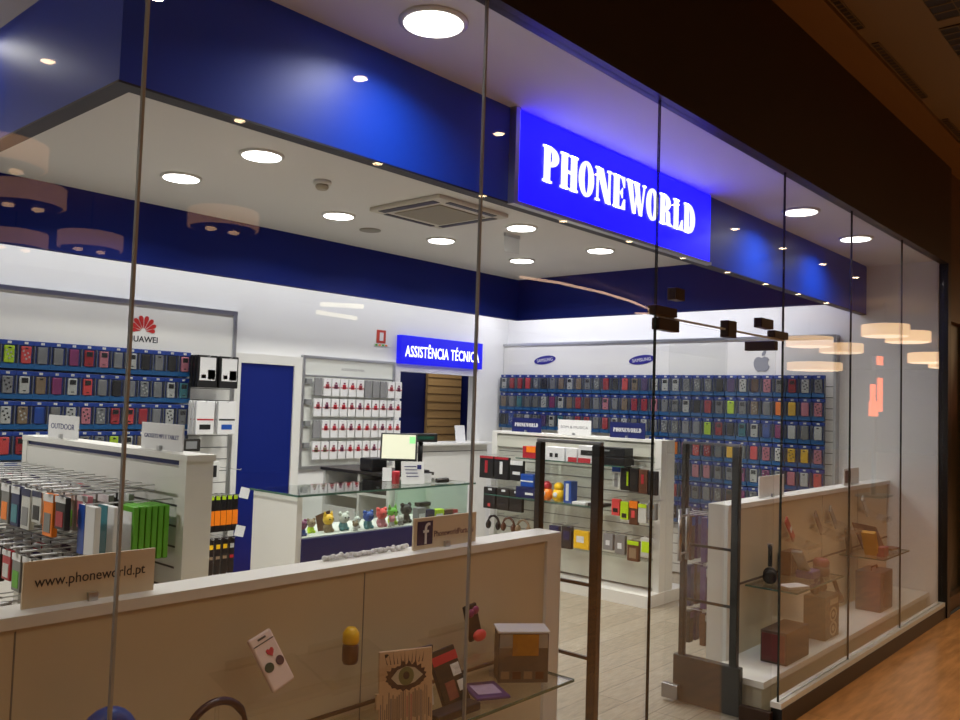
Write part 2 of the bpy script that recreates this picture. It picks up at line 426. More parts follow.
t = thing('air_conditioner', 'square ceiling cassette air conditioner with dark slots', 'air conditioner', (4.15, 2.3, ZC))
obj('panel', B().box(3.80, 4.50, 1.97, 2.65, ZC-.03, ZC, 0, .008), mat('cream plastic', rgb(205, 200, 185), .5, noise=.03), t)
obj('intake_grille', B().box(3.93, 4.38, 2.09, 2.53, ZC-.036, ZC-.029), mat('beige grille', rgb(150, 142, 122), .6, noise=.08, nscale=60), t)
for (x0, x1, y0, y1) in ((3.825, 3.885, 2.05, 2.58), (4.42, 4.47, 2.05, 2.58), (3.92, 4.39, 1.985, 2.03), (3.92, 4.39, 2.59, 2.63)):
    obj('air_slot', B().box(x0, x1, y0, y1, ZC-.034, ZC-.029), CHAR, t)
t = thing('smoke_detector', 'small cream smoke detector on the ceiling behind the beam', 'smoke detector', (3.17, 2.36, ZC))
obj('base', B().lathe([(.055, 0), (.055, -.02), (.045, -.025)], (3.17, 2.36, ZC), 20), CARDW, t)
obj('sensor_head', B().lathe([(.038, -.025), (.042, -.04), (.03, -.055)], (3.17, 2.36, ZC), 20), mat('cream detector', rgb(170, 160, 140), .5, noise=.05), t)
tag(obj('ceiling_speaker', B().lathe([(.085, 0), (.085, -.006), (.06, -.012), (.02, -.012)], (4.325, 3.24, ZC), 24), mat('grey vent', rgb(150, 146, 138), .6, noise=.1, nscale=50), base=(4.325, 3.24, ZC)),
    'flat round grey ceiling vent between two downlights', 'ceiling vent')
t = thing('exit_sign', 'clear hanging exit plate beside the downlights', 'exit sign', (5.06, 2.4, ZC))
obj('plate', B().box(4.97, 5.15, 2.397, 2.403, 2.84, 2.96), FROST, t)
obj('rail', B().box(4.97, 5.15, 2.39, 2.41, 2.96, ZC), ALU, t)

# mall ceiling grilles
def grille(x0, x1, y0, y1, nx, ny, label):
    t = thing('ceiling_grille', label, 'ceiling grille', ((x0+x1)/2, (y0+y1)/2, 3.82), 'dark mall ceiling grilles')
    obj('dark_slot', B().box(x0, x1, y0, y1, 3.812, 3.821), BLACK, t)
    b = B(); w = .004
    for k in range(nx+1):
        x = x0+(x1-x0)*k/nx; b.box(x-w, x+w, y0, y1, 3.808, 3.814)
    for k in range(ny+1):
        y = y0+(y1-y0)*k/ny; b.box(x0, x1, y-w/2, y+w/2, 3.807, 3.813)
    obj('bars', b, MCEIL, t)
grille(4.1, 4.83, -.30, -.26, 14, 1, 'narrow slotted grille in mall ceiling, nearest the top edge')
grille(5.08, 6.15, -.30, -.26, 20, 1, 'long narrow slotted grille in the middle of the mall ceiling edge')
grille(6.7, 7.7, -.30, -.26, 20, 1, 'farthest narrow slotted grille along the mall ceiling edge')
grille(4.3, 4.98, -.98, -.63, 7, 3, 'wide black ceiling grille at the top right corner')
grille(5.10, 5.8, -.98, -.61, 8, 4, 'wide black ceiling grille at the right edge of picture')

# ------------------------------------------------------------------ lit signs
t = thing('shop_sign', 'large backlit blue shop sign with white slab lettering on the beam', 'sign', (3.82, .55, 2.55))
obj('blue_panel', B().box(2.89, 4.765, .578, .59, 2.566, 2.975), SIGNB, t)
obj('sign_box', B().box(2.86, 4.785, .59, .609, 2.545, 2.985), ALU, t)
obj('edge_frame', B().box(2.86, 2.89, .572, .59, 2.545, 2.985).box(2.89, 4.785, .574, .59, 2.545, 2.562), ALU, t)
slab_word(t, 'PHONEWORLD', (3.815, .578, 2.778), X, Z, 1.50, .172, SIGNW, .006)
t = thing('service_sign', 'backlit blue sign above the service window with white capitals', 'sign', (6.69, YB, 2.04))
obj('blue_panel', B().box(6.05, 7.34, 4.68, YB, 2.045, 2.345), SIGNB2, t)
text(t, 'ASSISTÊNCIA TÉCNICA', (6.695, 4.68, 2.195), X, Z, 1.17, .15, SIGNW, t=.004, bold=.006, spacing=1.06)
t = thing('safety_notice', 'small red and white safety notice on the back wall', 'notice', (5.85, YB, 2.2))
obj('red_square', B().box(5.765, 5.885, YB-.008, YB, 2.24, 2.375, 0).box(5.80, 5.85, YB-.011, YB, 2.265, 2.35, 1), [mat('notice red', rgb(190, 60, 40), .5, noise=.05), PAPER], t)
b = B().box(5.735, 5.935, YB-.006, YB, 2.205, 2.232)
for k, x in enumerate((5.745, 5.79, 5.835, 5.88)): b.box(x, x+.03, YB-.009, YB, 2.21, 2.228, 1+k % 2)
obj('colour_strip', b, [PAPER, cm('green'), cm('orange')], t)

# ------------------------------------------------------------------ phone case packages
def make_case_mesh(colname, style):
    b = B()
    b.box(-.034, .034, -.030, -.012, -.158, -.036, 0, .006)
    if style == 1:        # flip cover with a window
        b.box(-.022, .022, -.033, -.029, -.082, -.046, 1)
        b.box(-.010, .010, -.032, -.029, -.140, -.133, 1)
    elif style == 2:      # camera hole
        b.box(-.010, .010, -.033, -.029, -.058, -.046, 1)
    elif style == 3:      # printed pattern
        for q in range(5):
            x = -.02+.01*q; b.ball((x, -.030, -.07-.014*((q*2) % 5)), (.007, .003, .008), 2, 8)
        b.box(-.010, .010, -.033, -.029, -.056, -.046, 1)
    return b
def pk_mesh(name, b, mats):
    me = bpy.data.meshes.new(name); bmesh.ops.recalc_face_normals(b.bm, faces=b.bm.faces)
    b.bm.to_mesh(me); b.bm.free()
    for m in mats: me.materials.append(m)
    return me
CASE_CACHE = {}
def case_mesh(colname, style):
    k = (colname, style)
    if k not in CASE_CACHE:
        pat = cm('black' if colname in ('white', 'yellow', 'pink', 'silver') else 'white')
        CASE_CACHE[k] = pk_mesh('phone_case', make_case_mesh(colname, style), [cm(colname), BLACK, pat])
    return CASE_CACHE[k]
b = B()
b.box(-.055, .055, -.004, 0, -.196, 0, 0).box(-.056, .056, -.018, -.004, -.030, .004, 0, .003)
b.box(-.012, .012, -.022, -.018, -.020, -.004, 2)
b.prism([(-.055, -.196), (.055, -.196), (.055, -.158), (-.01, -.166), (-.055, -.150)], (0, -.004, 0), X, Z, .030, 1)
for s in (-1, 1): b.box(s*.0545-.0015, s*.0545+.0015, -.034, -.004, -.160, -.03, 3)
CARD_ME = pk_mesh('hang_card', b, [PKBLUE, PKTEAL, CARDW, PKGREY])
BLIS_ME = pk_mesh('blister', B().box(-.05, .05, -.0375, -.0355, -.158, -.031), [FROST])
def package(loc, rz, colname, style, label, group):
    r = thing('phone_case_package', label, 'phone case package', loc, group)
    for nm, me in (('hang_card', CARD_ME), ('phone_case', case_mesh(colname, style)), ('blister', BLIS_ME)):
        o = bpy.data.objects.new(nm, me); COL.objects.link(o); o.parent = r
    r.rotation_euler = (0, 0, rz)
    return r
STY = {0: 'plain', 1: 'windowed', 2: 'plain', 3: 'printed'}
WPAL = ['grey']*5+['silver']*4+['clear']*4+['black']*5+['white']*4+['pink']*2+['red']*2+['tan']*3+['brown', 'magenta', 'blue', 'teal', 'coral', 'purple']
def hook_mesh(lenx):
    return B().tube([(0, 0, 0), (0, -lenx, 0), (0, -lenx-.004, .008)], .0025, 6)

# right wall slatwall
PX = 7.80
t = thing('slatwall_panel', 'tall white slatwall panel on the right wall full of blue phone case cards', 'slatwall', (XR, 2.8, 0))
b = B().box(PX, XR, .86, 4.74, .02, 2.35)
for k in range(19): b.box(PX-.001, PX+.001, .86, 4.74, .10+k*.1, .108+k*.1, 1)
obj('board', b, [WHITE, GROOVEG], t)
b = B().box(PX-.012, XR, .835, .86, .02, 2.375).box(PX-.012, XR, .86, 4.745, 2.35, 2.378)
obj('edge_rail', b, ALU, t)
for (yy, zz) in ((4.12, 2.178), (2.84, 2.168)):
    lg = obj('oval_logo', B().prism([(a*math.cos(.12)-q*math.sin(.12), a*math.sin(.12)+q*math.cos(.12)) for a, q in ell(0, 0, .155, .048, 32)], (PX, yy, zz), NY, Z, .004), SBLUE, t)
    text(lg, 'SAMSUNG', (PX-.004, yy, zz), (NY*math.cos(.1)+Z*math.sin(.1)), (Z*math.cos(.1)-NY*math.sin(.1)), .225, .036, PAPER, t=.001)
APG = mat('silver logo', (.30, .31, .35), .35, .3, noise=.05)
b = B(); ap = []
body = [(0, .055), (.03, .068), (.062, .062), (.085, .04), (.068, .012), (.07, -.02), (.09, -.042), (.07, -.08), (.045, -.1), (.02, -.095), (0, -.09), (-.02, -.095), (-.045, -.1), (-.07, -.08), (-.09, -.04), (-.095, .0), (-.085, .038), (-.06, .062), (-.03, .066)]
b.prism([(a*.85, q*.85) for a, q in body], (PX, 1.53, 2.125), NY, Z, .004)
b.prism([(.0, .065), (.0, .09), (.02, .115), (.04, .12), (.038, .095), (.022, .072)], (PX, 1.53, 2.125), NY, Z, .004)
obj('fruit_logo', b, APG, t)
hk = hook_mesh(.09)
HOOKME = pk_mesh('hook', hk, [CHROME])
OV = {(1, 24): ('lime', 2), (2, 22): ('lime', 2), (1, 16): ('red', 2), (1, 12): ('pink', 1), (1, 28): ('orange', 0), (1, 29): ('yellow', 0), (1, 30): ('pink', 0), (1, 31): ('pink', 3),
      (3, 29): ('yellow', 3), (3, 30): ('yellow', 2), (3, 26): ('coral', 0), (3, 27): ('pink', 3), (4, 30): ('white', 2), (4, 31): ('coral', 2), (3, 31): ('pink', 3), (0, 27): ('pink', 3),
      (0, 29): ('red', 1), (2, 25): ('teal', 1), (2, 26): ('white', 1), (3, 19): ('orange', 0), (3, 21): ('coral', 3), (3, 22): ('red', 3), (3, 24): ('yellow', 0), (0, 2): ('red', 0),
      (0, 3): ('coral', 0), (0, 8): ('white', 1), (0, 14): ('coral', 2), (1, 5): ('white', 3), (1, 6): ('magenta', 0), (1, 7): ('white', 1), (1, 8): ('tan', 0), (1, 9): ('red', 0),
      (0, 25): ('white', 3), (0, 18): ('white', 1), (0, 19): ('white', 1), (0, 31): ('silver', 3), (2, 14): ('white', 3), (2, 13): ('white', 1), (1, 25): ('silver', 1), (1, 27): ('silver', 0), (3, 28): ('white', 3)}
hooks = []
YS = 4.655
rowsz = [2.0, 1.788, 1.576, 1.364, 1.152, .94, .728]
for r in range(7):
    for k in range(32):
        if r >= 3 and k < 17: continue
        y = YS-k*.119
        if y < .9: continue
        c, s = OV.get((r, k), (random.choice(WPAL), random.choice([0, 1, 2, 2, 3])))
        n = 33-1-k
        lab = '%s %s phone case, %s row of right wall, %s from window end' % (c, STY[s], ROWN[r], ORD[max(0, 31-k)])
        package((7.742, y, rowsz[r]), -PI/2, c, s, lab, 'phone case cards on the right wall')
        hooks.append((7.802, y, rowsz[r]-.012))
hooks.sort(key=lambda h: h[1])
for h in hooks[:100]:
    o = bpy.data.objects.new('hook', HOOKME); COL.objects.link(o); o.parent = t
    o.location = Vector(h)-t.location; o.rotation_euler = (0, 0, -PI/2)
b = B()
for h in hooks[100:]: b.tube([h, (h[0]-.09, h[1], h[2]), (h[0]-.094, h[1], h[2]+.008)], .0025, 6)
if len(hooks) > 100:
    o = obj('far_hook_rows', b, CHROME, t); o['kind'] = 'stuff'
# blue shelf strip behind each row on the right wall
b = B()
for r in range(7): b.box(7.796, 7.802, 0.93, 4.70 if r < 3 else 2.65, rowsz[r]-.2, rowsz[r]+.004)
obj('row_backing', b, PKBLUE, t)

# back wall slatwall (left)
PY = 4.70
t = thing('slatwall_panel', 'white slatwall panel with red petal logo on the back wall, left of the blue door', 'slatwall', (2.7, YB, 0))
b = B().box(.8, 4.06, PY, YB, .02, 2.35)
for k in range(19): b.box(.8, 4.06, PY-.001, PY+.001, .10+k*.1, .108+k*.1, 1)
obj('board', b, [WHITE, GROOVEG], t)
obj('edge_rail', B().box(4.06, 4.095, PY-.012, YB, .02, 2.385).box(.8, 4.06, PY-.012, YB, 2.35, 2.385), ALU, t)
b = B()
REDP = mat('petal red', rgb(195, 45, 42), .4, noise=.05)
for k in range(8):
    a = math.radians(4+172*k/7); ca, sa = math.cos(a), math.sin(a); ln = (.098, .118, .128, .132)[min(k, 7-k)]
    pet = [(.022, 0), (.055, -.009), (ln*.8, -.018), (ln-.006, -.013), (ln, 0), (ln-.006, .013), (ln*.8, .018), (.055, .009)]
    b.prism([(p*ca-q*sa, (p*sa+q*ca)*.95-.012) for p, q in pet], (3.25, PY, 2.155), X, Z, .004)
lg = obj('petal_logo', b, REDP, t)
text(t, 'HUAWEI', (3.25, PY, 2.078), X, Z, .25, .048, INK, t=.002, bold=.02)
OVH = {(0, 1): ('lime', 3), (0, 5): ('magenta', 0), (0, 4): ('silver', 0), (0, 6): ('red', 1), (0, 7): ('pink', 1), (0, 8): ('silver', 0), (0, 9): ('white', 1), (0, 10): ('black', 0), (0, 11): ('silver', 2), (0, 12): ('black', 0), (0, 13): ('pink', 1),
       (1, 2): ('white', 1), (1, 4): ('magenta', 0), (1, 5): ('white', 1), (1, 6): ('coral', 1), (1, 7): ('silver', 0), (1, 8): ('black', 0), (1, 9): ('silver', 0), (1, 10): ('grey', 3), (1, 11): ('grey', 0), (1, 12): ('white', 1), (1, 13): ('teal', 1),
       (2, 2): ('tan', 3), (2, 3): ('blue', 0), (2, 4): ('clear', 0), (2, 6): ('pink', 3), (2, 7): ('grey', 3), (2, 8): ('red', 1), (2, 9): ('coral', 1), (2, 10): ('red', 0), (2, 12): ('white', 3),
       (3, 8): ('lime', 2), (3, 9): ('white', 1), (3, 10): ('tan', 0), (3, 0): ('coral', 0), (3, 1): ('coral', 2)}
hz = [1.99, 1.775, 1.56, 1.345, 1.13]
hh = []
for r in range(5):
    for k in range(14):
        if r == 4 and k > 4: continue
        x = 2.13+k*.1115
        c, s = OVH.get((r, k), (random.choice(WPAL), random.choice([0, 1, 2, 3])))
        package((x, 4.645, hz[r]), 0, c, s, '%s %s phone case on blue card, %s row of back wall, %s from left' % (c, STY[s], ROWN[r], ORD[k]), 'phone case cards on the back wall')
        o = bpy.data.objects.new('hook', HOOKME); COL.objects.link(o); o.parent = t; o.location = Vector((x, PY+.002, hz[r]-.012))-t.location
b = B()
for r in range(4): b.box(1.9, 3.65, PY-.004, PY+.001, hz[r]-.2, hz[r]+.004)
obj('row_backing', b, PKBLUE, t)

# accessory packs on the right of that panel
def hang(nm, label, cat, loc, w, h, d, parts, group=None, rz=0, base=None):
    """a hanging pack: body + extra colour blocks; local, front -Y, top at z=0"""
    r = thing(nm, label, cat, (0, 0, 0), group)
    b = B().box(-w/2, w/2, -d, 0, -h, 0, 0, min(.004, d*.2)); obj('pack', b, base or CARDW, r)
    for (pn, x0, x1, z0, z1, m) in parts:
        obj(pn, B().box(x0*w, x1*w, -d-.002, -d+.001, -h+z0*h, -h+z1*h), m, r)
    r.location = loc; r.rotation_euler = (0, 0, rz)
    return r
def rods(parent, pts, vec):
    for p in pts:
        p = Vector(p); v = Vector(vec)
        obj('hook', B().tube([p, p+v, p+v*1.03+Z*.01], .003, 6), CHROME, parent)
for k, x in enumerate((3.70, 3.90)):
    rods(t, [(x, PY, 1.962)], (0, -.26, 0))
    for j in range(3):
        hang('tablet_case_pack', '%s white tablet case pack with black edge at top of back panel, %s pack' % (('left', 'right')[k], ('front', 'middle', 'rear')[j]), 'accessory pack',
             (x, 4.50+j*.05, 1.975), .175, .265, .03, [('label_card', -.40, .42, .22, .93, PAPER), ('picture', .02, .40, .25, .55, cm('black')), ('stripe', -.32, -.08, .28, .40, cm('tan'))], 'black edged packs', base=BLACK)
    rods(t, [(x, PY, 1.592)], (0, -.24, 0))
    for j in range(3):
        hang('tablet_case_pack', '%s white rounded pack below the black edged packs, %s pack' % (('left', 'right')[k], ('front', 'middle', 'rear')[j]), 'accessory pack',
             (x, 4.50+j*.05, 1.60), .165, .275, .03, [('stripe', -.45, .45, .42, .47, cm('red' if k == 0 else 'black')), ('picture', -.3, .3, .15, .3, cm('black' if k == 0 else 'blue'))], 'white rounded packs', base=PAPER)
rods(t, [(3.60, PY, 1.28), (3.80, PY, 1.09)], (0, -.2, 0))
hang('cable_pack', 'dark blister pack low on the back panel beside the shelf end', 'accessory pack', (3.60, 4.52, 1.29), .16, .10, .03, [('picture', -.3, .3, .2, .8, GREYP)], base=CHAR)
hang('gadget_pack', 'small white pack with black picture above the orange packs', 'accessory pack', (3.80, 4.52, 1.10), .13, .16, .03, [('picture', -.1, .3, .2, .8, cm('black'))])
rods(t, [(3.995, PY, 1.035)], (0, -.32, 0))
for k in range(5):
    x = 3.80+k*.055
    rods(t, [(x, PY, .812)], (0, -.26, 0))
    hang('charger_pack', 'narrow black and orange pack with lime top, %s from left in its row' % ORD[k], 'accessory pack', (x, 4.50, .82), .05, .30, .03,
         [('orange_band', -.5, .5, .18, .58, cm('orange')), ('lime_top', -.35, .35, .88, .99, cm('lime'))], 'black and orange packs', base=BLACK)
for k in range(4):
    x = 3.81+k*.065
    rods(t, [(x, PY, .462)], (0, -.26, 0))
    hang('charger_pack', 'slim black pack with yellow label near the floor, %s from left' % ORD[k], 'accessory pack', (x, 4.50, .47), .05, .30, .03,
         [('label_card', -.35, .35, .70, .82, cm('yellow' if k < 3 else 'white')), ('stripe', -.35, .35, .42, .50, cm('tan' if k < 3 else 'red'))], 'slim black packs', base=BLACK)
for k, (x, z) in enumerate(((4.07, .88), (4.04, .565))):
    o = tag(obj('price_tag', B().obox((x, 4.42, z-.045), (.09, .003, .09), Matrix.Rotation(.25, 3, 'Y')), PAPER, base=(x, 4.42, z)), 'white price tag hanging out beside the %s packs' % ('orange', 'yellow labelled')[k], 'price tag')

# ------------------------------------------------------------------ white accessory panel beside the door
t = thing('accessory_panel', 'framed grey panel of white packs on the back wall, right of the blue door', 'slatwall', (5.42, YB, 1.0))
obj('board', B().box(4.86, 5.98, 4.725, YB, 1.01, 2.03), mat('pale grey board', rgb(212, 214, 208), .5, noise=.03), t)
b = B().box(4.83, 4.86, 4.71, YB, .98, 2.055).box(5.98, 6.01, 4.71, YB, .98, 2.055).box(4.86, 5.98, 4.71, YB, 2.03, 2.055).box(4.86, 5.98, 4.71, YB, .98, 1.01).box(4.86, 5.98, 4.715, YB, 1.86, 1.872)
obj('edge_rail', b, ALU, t)
text(t, 'ACESSÓRIOS PARA', (5.45, 4.725, 1.945), X, Z, .30, .03, mat('grey lettering', (.25, .25, .27), .6, noise=.02), t=.001)
wz = [1.845, 1.65, 1.445, 1.24]
REDS = [REDL, REDL, mat('plum print', rgb(120, 50, 80), .5, noise=.1), mat('dusty red print', rgb(165, 60, 70), .5, noise=.1)]
PALER = mat('pale red print', rgb(190, 120, 125), .5, noise=.1)
for r in range(4):
    b = B().box(4.87, 4.93, 4.69, 4.725, wz[r]-.06, wz[r]-.01)
    obj('row_label', b, GREYP, t)
    for k in range(11):
        x = 4.99+k*.1035
        if r == 3 and k > 8: continue
        rods(t, [(x, 4.725, wz[r]-.012)], (0, -.06, 0))
        c = cm('tan') if (r == 3 and k < 2) else REDS[(k*7+r*3) % 4]
        sil = (r == 0 and k in (0, 6, 7, 8)) or (r == 2 and k == 0)
        pk = hang('screen_film_pack', '%s white hanging pack from left, %s row of the framed panel' % (ORD[k], ROWN[r]), 'accessory pack', (x, 4.685, wz[r]), .088, .17, .018,
             [] if sil else [('round_badge', -.24, .24, .42, .68, c), ('print_band', -.5, .5, .46, .54, PALER), ('picture', -.12, .16, .70, .80, REDS[2])], 'white packs on the framed panel', base=cm('silver') if sil else PAPER)

# ------------------------------------------------------------------ service window counter
t = thing('window_counter', 'white counter ledge under the service window', 'counter', (6.8, YB, 0))
obj('ledge', B().box(6.1, 7.42, 4.50, YB+.1, 1.19, 1.215, 0, .004), WHITE, t)
obj('front_panel', B().box(6.12, 7.38, 4.60, YB, .0, 1.19).box(6.12, 7.38, 4.598, 4.601, 1.115, 1.122, 1), [WHITE, GROOVE], t)
tag(obj('notice_sheet', B().obox((6.98, 4.66, 1.305), (.16, .004, .19), Matrix.Rotation(-.15, 3, 'X')), PAPER, base=(6.98, 4.66, 1.21)), 'white paper notice standing on the service window ledge', 'notice')

# ------------------------------------------------------------------ service desk
t = thing('service_desk', 'white service desk with glass display top and navy front', 'desk', (4.36, 3.15, 0))
obj('side_panel', B().box(3.49, 3.535, 2.905, 3.42, 0, .983), WHITE, t)
obj('side_panel', B().box(5.19, 5.235, 2.905, 3.42, 0, .70), WHITE, t)
obj('front_panel', B().box(3.535, 5.19, 2.895, 2.925, 0, .692), NAVY, t)
obj('display_deck', B().box(3.535, 5.19, 2.926, 3.38, .68, .70), WHITE, t)
obj('glass_top', B().box(3.47, 5.25, 2.87, 3.44, .985, .997), CLEAR, t)
obj('glass_edge', B().box(3.468, 5.252, 2.866, 2.870, .984, .998).box(3.466, 3.47, 2.866, 3.44, .984, .998), GREEN_G, t)
obj('glass_front', B().box(3.535, 5.19, 2.908, 2.914, .693, .984), CLEAR, t)
obj('glass_end', B().box(5.20, 5.207, 2.915, 3.42, .70, .984), TINTG, t)
obj('modesty_panel', B().box(4.86, 5.19, 3.39, 3.42, 0, .984), mat('pale green glass', rgb(170, 190, 176), .2, noise=.04, nscale=6), t)
# cabinet behind
t = thing('storage_cabinet', 'low white cabinet with dark worktop behind the service desk', 'cabinet', (5.08, 3.9, 0))
b = B().box(4.83, 5.33, 3.46, 4.34, .0, .04).box(4.83, 5.33, 3.46, 3.49, .04, 1.01).box(4.83, 5.33, 4.31, 4.34, .04, 1.01).box(4.83, 5.33, 3.84, 3.865, .04, 1.01).box(5.30, 5.33, 3.49, 4.31, .04, 1.01)
b.box(4.83, 5.30, 3.49, 3.84, .83, .85).box(4.83, 5.30, 3.49, 3.84, .45, .47).box(4.83, 5.30, 3.865, 4.31, .80, .82)
obj('carcass', b, WHITE, t)
obj('worktop', B().box(4.81, 5.35, 3.45, 4.36, 1.01, 1.035), CHAR, t)
dr = obj('drawer', B().box(4.815, 4.85, 3.87, 4.305, .44, .70), WHITE, t)
obj('knob', B().ball((4.805, 4.02, .60), .013, 0, 10), CHROME, dr)
tag(obj('cash_drawer', B().box(4.845, 5.2, 3.51, 3.82, .852, .965, 0, .004).box(4.842, 4.846, 3.60, 3.63, .90, .92, 1), [BLACK, CHROME], base=(5.0, 3.66, .852)), 'black cash drawer on the upper cabinet shelf', 'cash drawer')
tag(obj('receipt_printer', B().box(4.84, 5.02, 3.70, 3.86, 1.036, 1.15, 0, .012).box(4.838, 4.842, 3.72, 3.84, 1.07, 1.10, 1), [BLACK, CHAR], base=(4.93, 3.78, 1.036)), 'black receipt printer on the cabinet left of the screen', 'printer')
# till screen
def rotz(a): return Matrix.Rotation(a, 3, 'Z')
t = thing('till_monitor', 'pale lit touchscreen till with black bezel on the cabinet', 'monitor', (5.02, 3.56, 1.036))
R = rotz(-.80) @ Matrix.Rotation(-.28, 3, 'X')
cc = Vector((5.00, 3.54, 1.255))
obj('bezel', B().obox(cc, (.315, .03, .24), R, 0, .006), BLACK, t)
sc = obj('screen', B().obox(cc+R @ Vector((0, -.0165, .0)), (.285, .003, .21), R), mat('lit till screen', (.4, .4, .32), .3, emit=(.78, .78, .55), es=.62), t)
obj('app_icon', B().obox(cc+R @ Vector((.115, -.019, .06)), (.05, .002, .06), R), mat('lit green icon', (.2, .5, .2), .3, emit=(.25, .65, .25), es=.7), sc)
obj('stand', B().tube([(5.04, 3.58, 1.05), (5.02, 3.565, 1.17)], .03, 10).box(4.95, 5.11, 3.50, 3.66, 1.036, 1.05, 0, .004), BLACK, t)
t = thing('customer_display', 'black pole display facing the shop beside the till screen', 'pole display', (5.24, 3.51, 1.036))
cc = Vector((5.25, 3.51, 1.335))
obj('pole', B().tube([(5.25, 3.53, 1.05), (5.25, 3.53, 1.31)], .022, 12), BLACK, t)
obj('foot', B().box(5.18, 5.32, 3.475, 3.57, 1.036, 1.052, 0, .004), BLACK, t)
obj('display_head', B().obox(cc, (.27, .06, .075), rotz(-.35), 0, .006), BLACK, t)
obj('readout', B().obox(cc+rotz(-.35) @ Vector((0, -.031, .0)), (.2, .002, .03), rotz(-.35)), mat('green readout', (.01, .06, .04), .2, noise=.05), t)
# on the glass top
t = thing('counter_notice', 'white sheet notice with blue logo standing on the desk glass', 'notice', (4.70, 3.05, .998))
R = rotz(-.45) @ Matrix.Rotation(-.12, 3, 'X'); cc = Vector((4.70, 3.05, 1.085))
obj('sheet', B().obox(cc, (.19, .004, .175), R), PAPER, t)
obj('round_mark', B().obox(cc+R @ Vector((.055, -.003, .045)), (.035, .002, .035), R), INKB, t)
b = B()
for k in range(4): b.obox(cc+R @ Vector((-.02+.006*k, -.003, .05-.026*k)), (.10, .002, .006), R)
obj('print_lines', b, INKB, t)
tag(obj('counter_card', B().obox((4.86, 3.06, 1.035), (.10, .004, .075), rotz(-.3)), PAPER, base=(4.86, 3.06, .998)), 'small white card beside the sheet notice on the desk', 'card')
tag(obj('counter_card', B().obox((4.655, 3.30, 1.055), (.075, .004, .11), rotz(-.5)), PAPER, base=(4.655, 3.30, .998)), 'small upright white card on the desk below the till screen', 'card')
tag(obj('pen_pot', B().lathe([(.03, 0), (.032, .09), (.03, .1)], (4.585, 3.12, .998), 14), cm('red'), base=(4.585, 3.12, .998)), 'red cup on the desk glass left of the sheet notice', 'cup')
tag(obj('barcode_scanner', B().tube([(4.90, 2.98, 1.02), (4.99, 2.96, 1.022)], [.018, .022], 10).tube([(4.99, 2.96, 1.022), (5.01, 2.955, 1.022)], [.022, .02], 10), CHAR, base=(4.95, 2.97, .998)), 'small dark cylindrical gadget lying at the desk edge', 'gadget')

# little figures in the glass display
def figure(x, y, cols, label, h=.11, ears='round', hat=False):
    r = thing('toy_figure', label, 'toy', (x, y, .70), 'small toys in the desk display'); z = .70; s = h/.11
    a = cm(cols[0]); c = cm(cols[1])
    obj('body', B().ball((x, y, z+.028*s), (.030*s, .026*s, .030*s)).ball((x-.022*s, y-.012*s, z+.012*s), (.012*s, .018*s, .012*s)).ball((x+.022*s, y-.012*s, z+.012*s), (.012*s, .018*s, .012*s)), c, r)
    hd = obj('head', B().ball((x, y-.004, z+.076*s), (.036*s, .032*s, .033*s)), a, r)
    b = B()
    for q in (-1, 1):
        if ears == 'round': b.ball((x+q*.028*s, y, z+.104*s), .013*s, 0, 10)
        elif ears == 'long': b.ball((x+q*.016*s, y, z+.122*s), (.009*s, .007*s, .024*s), 0, 10)
        else: b.tube([(x+q*.022*s, y, z+.098*s), (x+q*.028*s, y, z+.128*s)], [.013*s, .002], 8)
    obj('ears', b, a, hd)
    b = B()
    for q in (-1, 1): b.ball((x+q*.013*s, y-.034*s, z+.082*s), .005*s, 0, 8)
    obj('eyes', b, INK, hd)
    return r
TOY = [(3.60, 2.99, ('magenta', 'blue'), 'pink headed blue toy figure at the left end of the desk display', 'round', .11), (3.73, 3.06, ('tan', 'lime'), 'tan toy figure second from the left in the display', 'round', .10),
       (3.85, 3.02, ('yellow', 'tan'), 'yellow eared toy figure in front of a dark card', 'point', .13), (3.99, 3.02, ('white', 'teal'), 'white toy figure between the yellow and blue ones', 'round', .13),
       (4.14, 3.05, ('white', 'white'), 'white toy figure left of the blue round toy', 'long', .09), (4.19, 2.98, ('blue', 'teal'), 'blue round eared toy figure in the display', 'round', .13), (4.05, 2.96, ('tan', 'white'), 'low cream toy figure at the display glass', 'round', .07),
       (4.33, 2.99, ('coral', 'pink'), 'coral red toy figure left of the green one', 'round', .14), (4.41, 2.96, ('pink', 'white'), 'small pink toy figure below the coral one', 'round', .08), (4.47, 3.02, ('green', 'lime'), 'bright green toy figure in the display', 'point', .135),
       (4.50, 2.96, ('white', 'silver'), 'small white toy figure before the green one', 'round', .08), (4.62, 3.03, ('black', 'black'), 'black toy figure right of the green one', 'round', .15)]
for x, y, c, lab, e, h in TOY: figure(x, y, c, lab, h, e)
t = thing('picture_card', 'dark tilted card standing behind the yellow toy', 'card', (3.87, 3.09, .70))
obj('board', B().obox((3.87, 3.09, .765), (.13, .004, .13), Matrix.Rotation(-.25, 3, 'Y')), cm('brown'), t)
for k, (x, c, w, h) in enumerate(((4.76, 'silver', .09, .11), (4.86, 'navy', .09, .09), (4.96, 'lime', .11, .085), (5.07, 'brown', .10, .075), (5.15, 'red', .06, .07))):
    t = thing('gadget_box', '%s gadget box at the right of the desk display' % c, 'box', (x, 3.02, .70), 'boxes in the desk display')
    obj('carton', B().box(x-w/2, x+w/2, 2.99, 3.05, .70, .70+h, 0, .003), cm(c), t)
    obj('label_panel', B().box(x-w*.35, x+w*.35, 2.987, 2.991, .715, .70+h*.6), PAPER if k % 2 == 0 else BLACK, t)
tag(obj('gadget_box', B().box(4.80, 4.93, 3.06, 3.12, .81, .84, 0, .003).box(4.81, 4.92, 3.07, 3.11, .70, .81, 1), [BLACK, GREYP], base=(4.86, 3.09, .70)), 'black flat box raised behind the silver box in the display', 'box')

